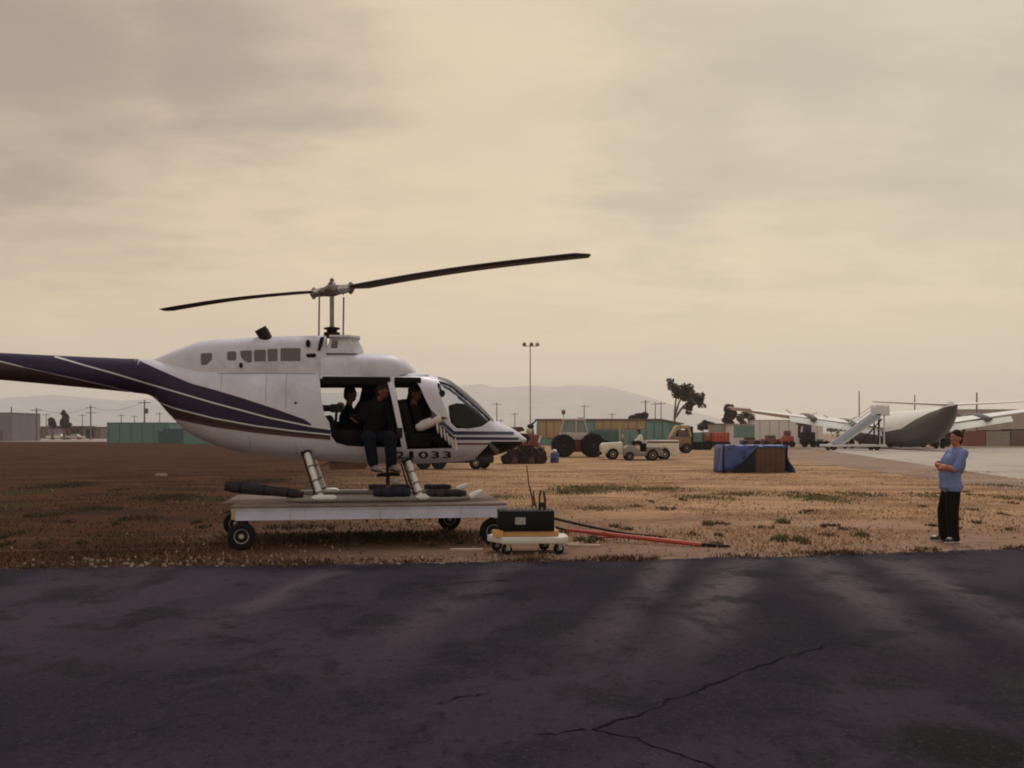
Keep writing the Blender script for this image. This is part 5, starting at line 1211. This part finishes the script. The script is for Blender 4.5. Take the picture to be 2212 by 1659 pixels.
MB().prism([(f(1158), z(908)), (f(1158), z(904.8)), (f(1428), z(904.5)), (f(1478), z(914.5)), (f(1477), z(916.5)), (f(1428), z(907.7))], -.3, 8.3, 'xz').build('roof', 'roof_brown', lb)
px_ = [1163, 1180, 1197, 1214]
for a, c in zip(px_, px_[1:]): box_part(lb, 'panel', 'tan_panel', f(a)+.04, f(c)-.04, -.10, -.02, z(946), z(908.5), .02)
px_ = [1285, 1302, 1320, 1338, 1357, 1376, 1394]
for a, c in zip(px_, px_[1:]): box_part(lb, 'panel', 'tan_panel', f(a)+.04, f(c)-.04, -.10, -.02, z(927), z(908.5), .02)
for a, c in ((1264, 1283), (1340, 1360), (1362, 1392), (1396, 1412), (1414, 1430), (1432, 1447)): box_part(lb, 'door_panel', 'teal', f(a), f(c), -.08, -.02, .05, z(928 if 1300 < a < 1394 else 913), .02)
box_part(lb, 'downpipe', 'weathered_wood', f(1337), f(1340), -.16, -.03, 0, z(908), .01)
Yx = 112.0; xk = rx(1306, Yx); ct = thing('container', 'dark teal container standing before the long shed', 'container', (xk, Yx, 0)); f = lambda v: rx(v, Yx)-xk
hk = rz(929.5, Yx); box_part(ct, 'box', 'teal_dark', f(1275), f(1337), 0, 2.4, .05, hk, .04)
for i in range(8): MB().box((f(1279+i*7.6), -.02, hk/2), (.10, .05, hk-.3)).build('rib', 'teal_dark', ct)
t_, Y, xm, h = shed('teal_shed', 'flat teal shed standing beyond the tail boom', 231, 366, 912.5, 957, 'teal', 9, 'teal_dark', .1)
for i in range(6): MB().box((-5+i*1.9, -.03, h/2-.1), (.06, .05, h-.3)).build('seam', 'teal_dark', t_)
MB().box((4.1, -.04, 1.0), (1.4, .06, 2.0)).build('door', 'teal_dark', t_)
shed('low_shed', 'dark teal low shed joined to the right of the flat teal shed', 352, 396, 926, 958, 'teal_dark', 4, 'teal_dark', .1)
shed('store_shed', 'grey green store shed below the helicopter rear belly', 398, 470, 928, 959.5, 'teal', 5, 'teal_dark', .1)
t_, Y, xm, h = shed('grey_block', 'plain grey building at the edge of the field past the tail boom', -60, 27, 891, 953, 'grey_wall', 12, 'grey_wall', .2)
MB().box((1.6, -.03, 1.1), (1.0, .06, 2.1)).build('door', 'brown_wall', t_); MB().bar((h*.62, .5, h), (h*.62, .5, h+1.2), .12).build('vent_pipe', 'brown_wall', t_)
for i, (a, c, tp, m_, lab) in enumerate(((30, 62, 926, 'brown_wall', 'squat brown shed right of the plain grey building'), (64, 112, 921, 'brown_wall', 'wide brown shed with dark bays beyond the dirt lot'), (114, 176, 920, 'rust', 'rust brown shed behind the two pale cars'), (178, 230, 922, 'brown_wall', 'brown shed ending beside the flat teal shed'))):
    t_, Y, xm, h = shed('brown_shed', lab, a, c, tp, 947.5, m_, 10, 'roof_brown', .6)
    w = rx(c, Y)-rx(a, Y)
    for j in range(max(2, int(w/4.5))): MB().box((-w/2+2.2+j*4.4, -.04, 1.5), (2.4, .08, 2.8)).build('bay_door', 'dark_iron' if (i+j) % 2 else 'grey_wall', t_)
def car(vx, base, m_, label, L_=4.4):
    Y = DY(base); t_ = thing('parked_car', label, 'car', (rx(vx, Y), Y, 0))
    MB().prism([(-L_/2, .3), (-L_/2, .75), (-L_/2+.5, .85), (-.9, .9), (-.4, 1.35), (.9, 1.38), (1.5, .92), (L_/2, .82), (L_/2, .3)], -.8, .8, 'xz').build('body', m_, t_, bevel=.08)
    MB().prism([(-.75, .93), (-.35, 1.28), (.85, 1.3), (1.3, .95)], -.82, .82, 'xz').build('window', 'veh_glass', t_)
    for x in (-1.35, 1.35):
        for y in (-.75, .75): wheel(t_, (x, y, .31), .31, .18)
car(125, 948.5, 'veh_white', 'white parked car with sloping rear before the brown sheds', 6.0); car(160, 949.5, 'cab_grey', 'pale grey parked car beside the white car', 5.4)
# right-hand background
shed('brown_hut', 'grey brown hut behind the red truck', 1546, 1592, 915, 963, 'hangar_grey', 5)
t_, Y, xm, h = shed('beige_hut', 'beige hut with a teal upper panel left of the white trailer', 1584, 1628, 916, 964, 'pale_wall', 5, 'hangar_grey')
MB().box((.1, -.04, h-.95), (2.6, .08, 1.5)).build('upper_panel', 'teal', t_)
t_, Y, xm, h = shed('white_trailer', 'long white trailer body under the left wing of the airliner', 1629, 1778, 907, 960, 'pale_wall', 4, 'hangar_grey', .1)
for i in range(9): MB().box((-5.6+i*1.4, -.03, h/2), (.05, .05, h-.2)).build('seam', 'hangar_grey', t_)
Yj = 118.0
def junk(name, label, cat, vx0, vx1, vtop, m_, m2):
    xm = rx((vx0+vx1)/2, Yj); t_ = thing(name, label, cat, (xm, Yj, 0)); w = rx(vx1, Yj)-rx(vx0, Yj); h = rz(vtop, Yj)
    box_part(t_, 'body', m_, -w/2, w/2, -.7, .7, .35, .35+(h-.35)*.6, .08); box_part(t_, 'top', m2, -w*.28, w*.22, -.6, .6, .3+(h-.35)*.6, h, .08)
    for x in (-w*.32, w*.32): wheel(t_, (x, -.65, .38), .38, .25, rim='dark_iron')
    return t_
junk('utility_cart', 'red and dark service cart by the foot of the white trailer', 'cart', 1690, 1712, 930, 'red_paint', 'veh_red'); junk('utility_cart', 'dark ground cart with a tall navy box', 'cart', 1730, 1758, 916, 'dark_iron', 'navy_box')
junk('utility_cart', 'brown low cart between the beige hut and the tarped crate', 'cart', 1600, 1640, 944, 'brown_wall', 'rust'); junk('utility_cart', 'dark low cart at the base of the boarding stairs', 'cart', 1760, 1790, 948, 'dark_iron', 'veh_grey')
Yj = 116.0
junk('utility_cart', 'black tug under the airliner left engine', 'cart', 1800, 1826, 946, 'dark_iron', 'dark_iron'); junk('utility_cart', 'dark green tug behind the boarding stairs posts', 'cart', 1912, 1948, 944, 'teal_dark', 'dark_iron'); junk('utility_cart', 'brown flat cart beneath the airliner tail', 'cart', 1952, 1998, 952, 'rust', 'dark_iron'); junk('utility_cart', 'maroon cart with low box left of the red service cart', 'cart', 1646, 1684, 940, 'veh_red', 'brown_wall')
Yj = 124.0
junk('parked_truck', 'rust brown truck behind the airliner belly', 'truck', 2000, 2052, 938, 'rust', 'brown_wall'); junk('parked_truck', 'dark truck just left of the standing man', 'truck', 2036, 2066, 934, 'dark_iron', 'dark_iron')
shed('shipping_container', 'orange red shipping container behind the standing man', 2088, 2128, 931, 964, 'veh_red', 2.5, 'veh_red', .05, 'container')
shed('shipping_container', 'olive grey container under the right wing of the airliner', 2130, 2182, 929, 964, 'veh_grey', 2.5, 'dark_iron', .05, 'container'); shed('shipping_container', 'dull brown container past the olive grey container', 2184, 2262, 927, 964, 'brown_wall', 2.5, 'dark_iron', .05, 'container')
shed('far_hangar', 'long grey brown hangar beyond the right wing of the airliner', 2040, 2420, 884, 952, 'hangar_grey', 20, 'hangar_grey')

# ------------------------------------------------------------------ airliner seen from behind, with boarding stairs
Tv = P(2066, 874, 90.0)                                   # tail tip
ah = math.atan2(.998, .05)                               # heading: away and to the left
af = V((math.cos(ah), math.sin(ah), 0)); al = V((-math.sin(ah), math.cos(ah), 0))    # forward, left (toward the camera's left)
pl_ = thing('airliner', 'white propeller airliner with shade painted dark on its belly, seen from behind its tail', 'airplane', (Tv.x, Tv.y, 0), ah)
tz = Tv.z
secs = [(0, tz-.1, .10), (.8, tz-.45, .42), (2.2, tz-1.0, .85), (4.2, tz-1.55, 1.28), (6.5, tz-1.92, 1.58), (9.5, tz-2.1, 1.74), (14, tz-2.15, 1.78), (22, tz-2.15, 1.78), (27, tz-2.2, 1.6), (29.5, tz-2.35, 1.15), (31, tz-2.5, .5), (31.4, tz-2.55, .1)]
for nm, m_, lo in (('fuselage', 'plane_white', False), ('belly', 'belly_shade_nacelle', True)):
    b = MB(); vs = []; seg = 17
    for (x, zc, r_) in secs:
        e_ = float(np.interp(x, [0, 3, 6, 9, 12], [1.0, .85, .45, .0, -.15]))  # painted shade of the underside climbs the sides toward the tail
        for k_ in range(seg):
            a = (e_+(math.pi-2*e_)*k_/(seg-1)) if not lo else (math.pi-e_+(math.pi+2*e_)*k_/(seg-1)); vs.append((x, r_*math.cos(a), zc+r_*1.06*math.sin(a)))
    n_ = len(secs); b.add(vs, [(i*seg+k_, i*seg+k_+1, (i+1)*seg+k_+1, (i+1)*seg+k_) for i in range(n_-1) for k_ in range(seg-1)]); fo = b.build(nm, m_, pl_, 60)
    if not lo: fuse = fo
def wing(name, root, tip, c0, c1, th, m_):
    b = MB(); vs = []
    for (p_, c_) in ((root, c0), (tip, c1)):
        for (q, hh_) in ((0, 0), (.12, .5), (.4, .6), (1, .04), (.4, -.4), (.12, -.4)): vs.append((p_[0]+c_*(.4-q), p_[1], p_[2]+hh_*th*c_/c0))
    b.add(vs, [(k_, (k_+1) % 6, 6+(k_+1) % 6, 6+k_) for k_ in range(6)]+[tuple(range(6))[::-1], tuple(range(6, 12))]); return b.build(name, m_, pl_, 50)
for s in (-1, 1):
    tipz = 4.35 if s > 0 else 4.5
    wing('wing', (17.5, s*1.2, 2.15), (17.5, s*17.3, tipz), 4.8, 1.7, .9, 'plane_white')
    b_ = MB(); b_.prism([(15.15, s*2.0), (15.15, s*11.5), (14.65, s*11.5), (14.45, s*2.0)], 0, .06, 'xy'); b_.v = [(x, y, z_+2.15+(abs(y)-1.2)*.137-(15.3-x)*1.05) for (x, y, z_) in b_.v]; b_.build('flap', 'plane_white', pl_)
    wing('wing_tip', (17.5, s*15.2, 4.16), (17.45, s*17.6, tipz+.05), 2.0, 1.5, .34, 'plane_red')
    wing('tailplane', (1.6, s*.3, tz+.02), (1.4, s*6.9, tz+.32), 2.4, 1.3, .24, 'plane_white')
    for yy in (4.8, 9.0):
        zz = 2.2+(yy-1.2)*.137; e = MB().lathe([(.15, -3.2), (.45, -1.6), (.68, .4), (.74, 2.0), (.70, 3.3), (.45, 3.5)], (17.2, s*yy, zz-.12), 'x', 18).build('engine_nacelle', 'belly_shade_nacelle', pl_, 50)
        MB().ell((20.9, s*yy, zz-.12), (.35, .22, .22)).build('spinner', 'steel', e, 60)
        for k_ in range(3):
            a = 2*math.pi*k_/3+yy; d_ = V((0, math.cos(a), math.sin(a))); c = V((20.85, s*yy, zz-.12))
            MB().tube([c+d_*.15, c+d_*1.0, c+d_*2.0], [.10, .17, .10], 8, flat=.3).build('propeller_blade', 'rust', e, 60)
    zz = 2.6; MB().bar((17.0, s*4.8, zz-.3), (17.0, s*4.8, .55), .14).build('gear_leg', 'steel', pl_, 60)
    for dy in (-.35, .35): MB().lathe([(.25, -.15), (.5, -.16), (.56, 0), (.5, .16), (.25, .15)], (17.0, s*4.8+dy, .56), 'y', 20).build('main_wheel', 'rubber', pl_, 50)
MB().bar((29, 0, .5), (29, 0, tz-3.4), .12).build('nose_leg', 'steel', pl_); MB().lathe([(.2, -.12), (.45, 0), (.2, .12)], (29, 0, .45), 'y', 18).build('nose_wheel', 'rubber', pl_, 50)
MB().prism([(1.0, tz-.3), (.7, tz+.30), (1.5, tz+.35), (4.6, tz-.35)], -.08, .08, 'xz').build('fin_stub', 'plane_white', pl_, bevel=.03)
# boarding stairs
Ys = 97.0; xs_0 = rx(1840, Ys); stt = thing('boarding_stairs', 'pale mobile boarding stairs rising to the airliner door', 'stairs', (xs_0, Ys, 0)); f = lambda v: rx(v, Ys)-xs_0; z = lambda v: rz(v, Ys)
for y in (-.75, .75):
    MB().prism([(f(1784), z(966)), (f(1797), z(966)), (f(1896), z(900)), (f(1896), z(886))], y-.05, y+.05, 'xz').build('side_panel', 'stair_white' if y > 0 else 'stair_blue', stt)
    MB().tube([(f(1784), y, z(953)), (f(1890), y, z(876)), (f(1912), y, z(875))], .04, 8).build('handrail', 'stair_white', stt)
n_ = 17
for i in range(n_):
    t = (i+.5)/n_; MB().box((f(1790+(1896-1790)*t), 0, z(964+(898-964)*t)), (.26, 1.4, .05)).build('step', 'stair_white', stt)
MB().prism([(f(1782), z(968)), (f(1800), z(966)), (f(1897), z(899)), (f(1897), z(903)), (f(1806), z(968))], -.69, .69, 'xz').build('ramp', 'stair_white', stt)
box_part(stt, 'landing', 'stair_white', f(1886), f(1916), -.8, .8, z(898), z(894), .03)
for (vx, y) in ((1888, -.78), (1914, -.78), (1888, .78), (1914, .78)): MB().bar((f(vx), y, z(896)), (f(vx), y, z(874)), .04).build('rail_post', 'stair_white', stt)
for y in (-.79, .79): MB().box(((f(1888)+f(1914))/2, y, z(886)), (f(1914)-f(1888), .04, .75)).build('guard_panel', 'stair_white', stt)
box_part(stt, 'base', 'stair_white', f(1776), f(1908), -.9, .9, .35, .58, .05)
for vx in (1893, 1905):
    for y in (-.6, .6): MB().bar((f(vx), y, .5), (f(vx), y, z(898)), .08).build('support_post', 'dark_iron' if vx < 1900 else 'pale_wall', stt)
MB().bar((f(1850), -.6, .5), (f(1900), -.6, z(905)), .07).build('brace', 'dark_iron', stt)
for vx in (1795, 1888):
    for y in (-.8, .8): wheel(stt, (f(vx), y, .3), .3, .2, rim='navy_box')

# ------------------------------------------------------------------ poles
def pole(vx, vtop, Y, label, arm=0, r_=.13, transformer=False, m_='pole_wood', nm='utility_pole', group=None):
    h = rz(vtop, Y); t_ = thing(nm, label, 'pole', (rx(vx, Y), Y, 0), group=group)
    MB().tube([(0, 0, 0), (0, 0, h)], [r_, r_*.7], 8).build('post', m_, t_, 60)
    for i in range(arm): MB().box((0, 0, h-.5-i*1.2), (2.4, .12, .14)).build('crossarm', m_, t_)
    if transformer: MB().lathe([(.25, 0), (.3, .05), (.3, .9), (.2, 1.0)], (.45, 0, h-2.6), 'z', 12).build('transformer', m_, t_, 50)
    return t_
PG = 'thin far utility poles along the horizon'
pole(79, 881, 210, 'wooden utility pole with crossarm above the wide brown shed', 1, .2)
pole(196, 876, 230, 'tall utility pole with two crossarms left of the teal shed', 2, .2)
pole(312, 864, 190, 'tall pole with transformer above the flat teal shed', 1, .18, True)
for vx, vt, Y in ((100, 893, 320), (178, 894, 330), (262, 894, 300), (290, 897, 320), (345, 890, 310), (1073, 869, 260), (1112, 891, 300), (1262, 874, 280), (1415.5, 869, 270), (1428, 868, 270), (1082, 905, 330), (1322, 892, 300)):
    pole(vx, vt, Y, 'thin far utility pole standing against the hazy horizon', 1, .16, group=PG)
pole(1394.5, 864, 240, 'dark utility pole with crossarm behind the long shed roof', 1, .2)
pole(1856, 845, 150, 'tall slim mast beside the top of the boarding stairs', 0, .12); pole(2110, 848, 190, 'slim pole behind the right tailplane of the airliner', 0, .2); pole(1976, 853, 200, 'slim pole behind the airliner fuselage top', 0, .16)
fl = pole(1145.5, 746, 150, 'tall floodlight pole with three lamp heads behind the helicopter nose', 0, .11, m_='lamp_pole', nm='floodlight_pole')
hft = rz(744, 150)
MB().box((.1, 0, hft-.25), (2.4, .10, .10)).build('lamp_arm', 'pole_wood', fl)
for vx in (1132.5, 1148, 1161): MB().ell((rx(vx, 150)-rx(1145.5, 150), -.1, hft), (.30, .28, .30)).build('lamp_head', 'lamp_red' if vx < 1160 else 'hangar_grey', fl, 60)
# slack wires between the left poles
for (a, c) in (((79, 883, 210), (196, 879, 230)), ((196, 879, 230), (312, 868, 190))):
    p0, p1 = P(*a), P(*c); pts = [p0.lerp(p1, t)-V((0, 0, 1.2*math.sin(math.pi*t))) for t in np.linspace(0, 1, 9)]
    o = MB().tube(pts, .025, 5).build('wire', 'cable'); tag(o, 'slack wire from the shed pole to the two armed pole' if a[0] == 79 else 'slack wire from the two armed pole to the transformer pole', 'wire')

# ------------------------------------------------------------------ trees
def tree(name, label, vx, base_D, clumps, m_, trunk_pts=None, leaf=.32, per=260, cat='tree', tr=.35, group=None):
    """clumps: (vx, vy, rx px, ry px) in the picture plane at the tree's distance, spread in depth as well"""
    Y = base_D; s = Y/F; o0 = V((rx(vx, Y), Y, 0)); t_ = thing(name, label, cat, o0, group=group); q = []; 
    for (cx_, cy_, a, c_) in clumps:
        cen = P(cx_, cy_, Y)-o0; n_ = int(per*max(.4, a*c_/60))
        d_ = RNG.normal(0, 1, (n_, 3)); d_ /= np.linalg.norm(d_, axis=1)[:, None]; rr = RNG.uniform(.35, 1.0, n_)**.6
        q.append(np.stack([cen.x+d_[:, 0]*rr*a*s, cen.y+RNG.normal(0, .5)*a*s+d_[:, 1]*rr*a*s, cen.z+d_[:, 2]*rr*c_*s], 1))
    q = np.concatenate(q); n_ = len(q); u = RNG.normal(0, 1, (n_, 3)); u /= np.linalg.norm(u, axis=1)[:, None]; w_ = np.cross(u, RNG.normal(0, 1, (n_, 3))); w_ /= np.linalg.norm(w_, axis=1)[:, None]
    L_ = leaf*RNG.uniform(.6, 1.5, n_)[:, None]; v = np.stack([q-u*L_*.5, q+w_*L_*.28, q+u*L_*.5, q-w_*L_*.28], 1).reshape(-1, 3); v[:, 2] = np.maximum(v[:, 2], .02)
    me_ = bpy.data.meshes.new('crown'); me_.from_pydata(v.tolist(), [], np.arange(4*n_).reshape(-1, 4).tolist()); me_.materials.append(MT[m_]); o = bpy.data.objects.new('crown', me_); COL.objects.link(o); o.parent = t_
    b = MB()
    tp = trunk_pts or [[(vx, None), clumps[0][:2]]]
    for path in tp:
        pts = [(P(p_[0], p_[1], Y)-o0) if p_[1] is not None else V((0, 0, 0)) for p_ in path]; k_ = len(pts); b.tube(pts, [tr*(1-.75*i/(k_-1)) for i in range(k_)], 7)
    b.build('trunk', 'trunk', t_, 60); return t_
tree('eucalyptus_tree', 'tall leaning eucalyptus with open clumped crown above the long shed', 1457, 145,
     [(a_+RNG.normal(0, 3.2), b_+RNG.normal(0, 3.2), c_*RNG.uniform(.6, 1.0), d_*RNG.uniform(.5, .9)) for (a_, b_, c_, d_) in [(1446, 826, 10, 9), (1458, 836, 10, 10), (1451, 842, 7, 9), (1468, 845, 13, 12), (1481, 836, 11, 10), (1490, 848, 14, 13), (1478, 858, 15, 11), (1500, 856, 11, 11), (1493, 868, 13, 10), (1510, 862, 9, 9), (1515, 853, 6, 8), (1512, 874, 7, 9), (1489, 880, 6, 10), (1487, 889, 5, 6), (1466, 856, 9, 7)] for _ in range(4)], 'leaf_dark',
     [[(1457, None), (1457, 900), (1459, 870), (1463, 848), (1448, 826)], [(1457, 900), (1467, 868), (1480, 850)], [(1457, 905), (1474, 880), (1492, 862), (1512, 858)], [(1474, 880), (1488, 886)]], .38, 52, tr=.20)
tree('round_tree', 'dense dark rounded tree behind the red truck', 1575, 150, [(1574, 884, 11, 10), (1576, 896, 13, 10), (1572, 907, 11, 9), (1580, 889, 9, 9), (1577, 916, 8, 8)], 'leaf_brown', None, .5, 330, tr=.45)
tree('pale_tree', 'pale thin tree behind the beige hut', 1612, 150, [(1600, 903, 8, 9), (1612, 896, 10, 7), (1622, 904, 8, 10), (1606, 914, 8, 6)], 'leaf_pale', None, .45, 150, tr=.3)
tree('bush', 'low dark bush behind the teal truck', 1526, 140, [(1514, 922, 8, 7), (1526, 918, 11, 9), (1538, 921, 9, 8), (1548, 925, 8, 6)], 'leaf_brown', None, .45, 300, 'bush', .15)
tree('roof_tree', 'low spreading dark tree showing above the long shed roof', 1385, 160, [(1368, 902, 9, 4), (1380, 898, 9, 5), (1392, 897, 8, 6), (1385, 905, 14, 4), (1385, 915, 10, 8)], 'leaf_brown', None, .5, 300, tr=.3)
tree('conifer_tree', 'dark pointed conifer behind the rust brown shed', 139, 240, [(137, 893, 4, 6), (139, 902, 6, 7), (142, 910, 9, 6), (143, 918, 11, 6)], 'leaf_brown', None, .8, 330, tr=.4)
tree('small_tree', 'small round tree above the wide brown shed', 113, 240, [(113, 909, 6, 6), (115, 917, 7, 6)], 'leaf_brown', None, .8, 300, tr=.4)
tree('shed_tree', 'rounded dark tree behind the squat brown shed', 50, 220, [(45, 921, 8, 6), (55, 921, 9, 7)], 'leaf_brown', None, .7, 300, tr=.4)
for i, vx in enumerate((210, 420, 1080, 1180, 1700, 1800, 1930, 2060, 2180)):
    tree('far_shrub', 'low far shrub on the hazy horizon line', vx, 330+20*i, [(vx-8, 929, 9, 4), (vx+6, 930, 10, 3.5)], 'leaf_brown', None, 1.1, 160, 'shrub', .3, group='far shrubs along the horizon')

# ------------------------------------------------------------------ haze
hm = bpy.data.materials.new('haze'); hm.use_nodes = True; nt = hm.node_tree; nt.nodes.remove(nt.nodes['Principled BSDF'])
pv = nt.nodes.new('ShaderNodeVolumePrincipled'); pv.inputs['Density'].default_value = .00022; pv.inputs['Color'].default_value = (.99, .985, .98, 1); pv.inputs['Anisotropy'].default_value = .2
nt.links.new(pv.outputs[0], nt.nodes['Material Output'].inputs['Volume']); MT['haze'] = hm
hz = MB().box((0, 3900, 199.5), (24000, 9200, 401)).build('haze', 'haze'); tag(hz, 'thin pale haze over the whole airfield', 'haze', kind='stuff')
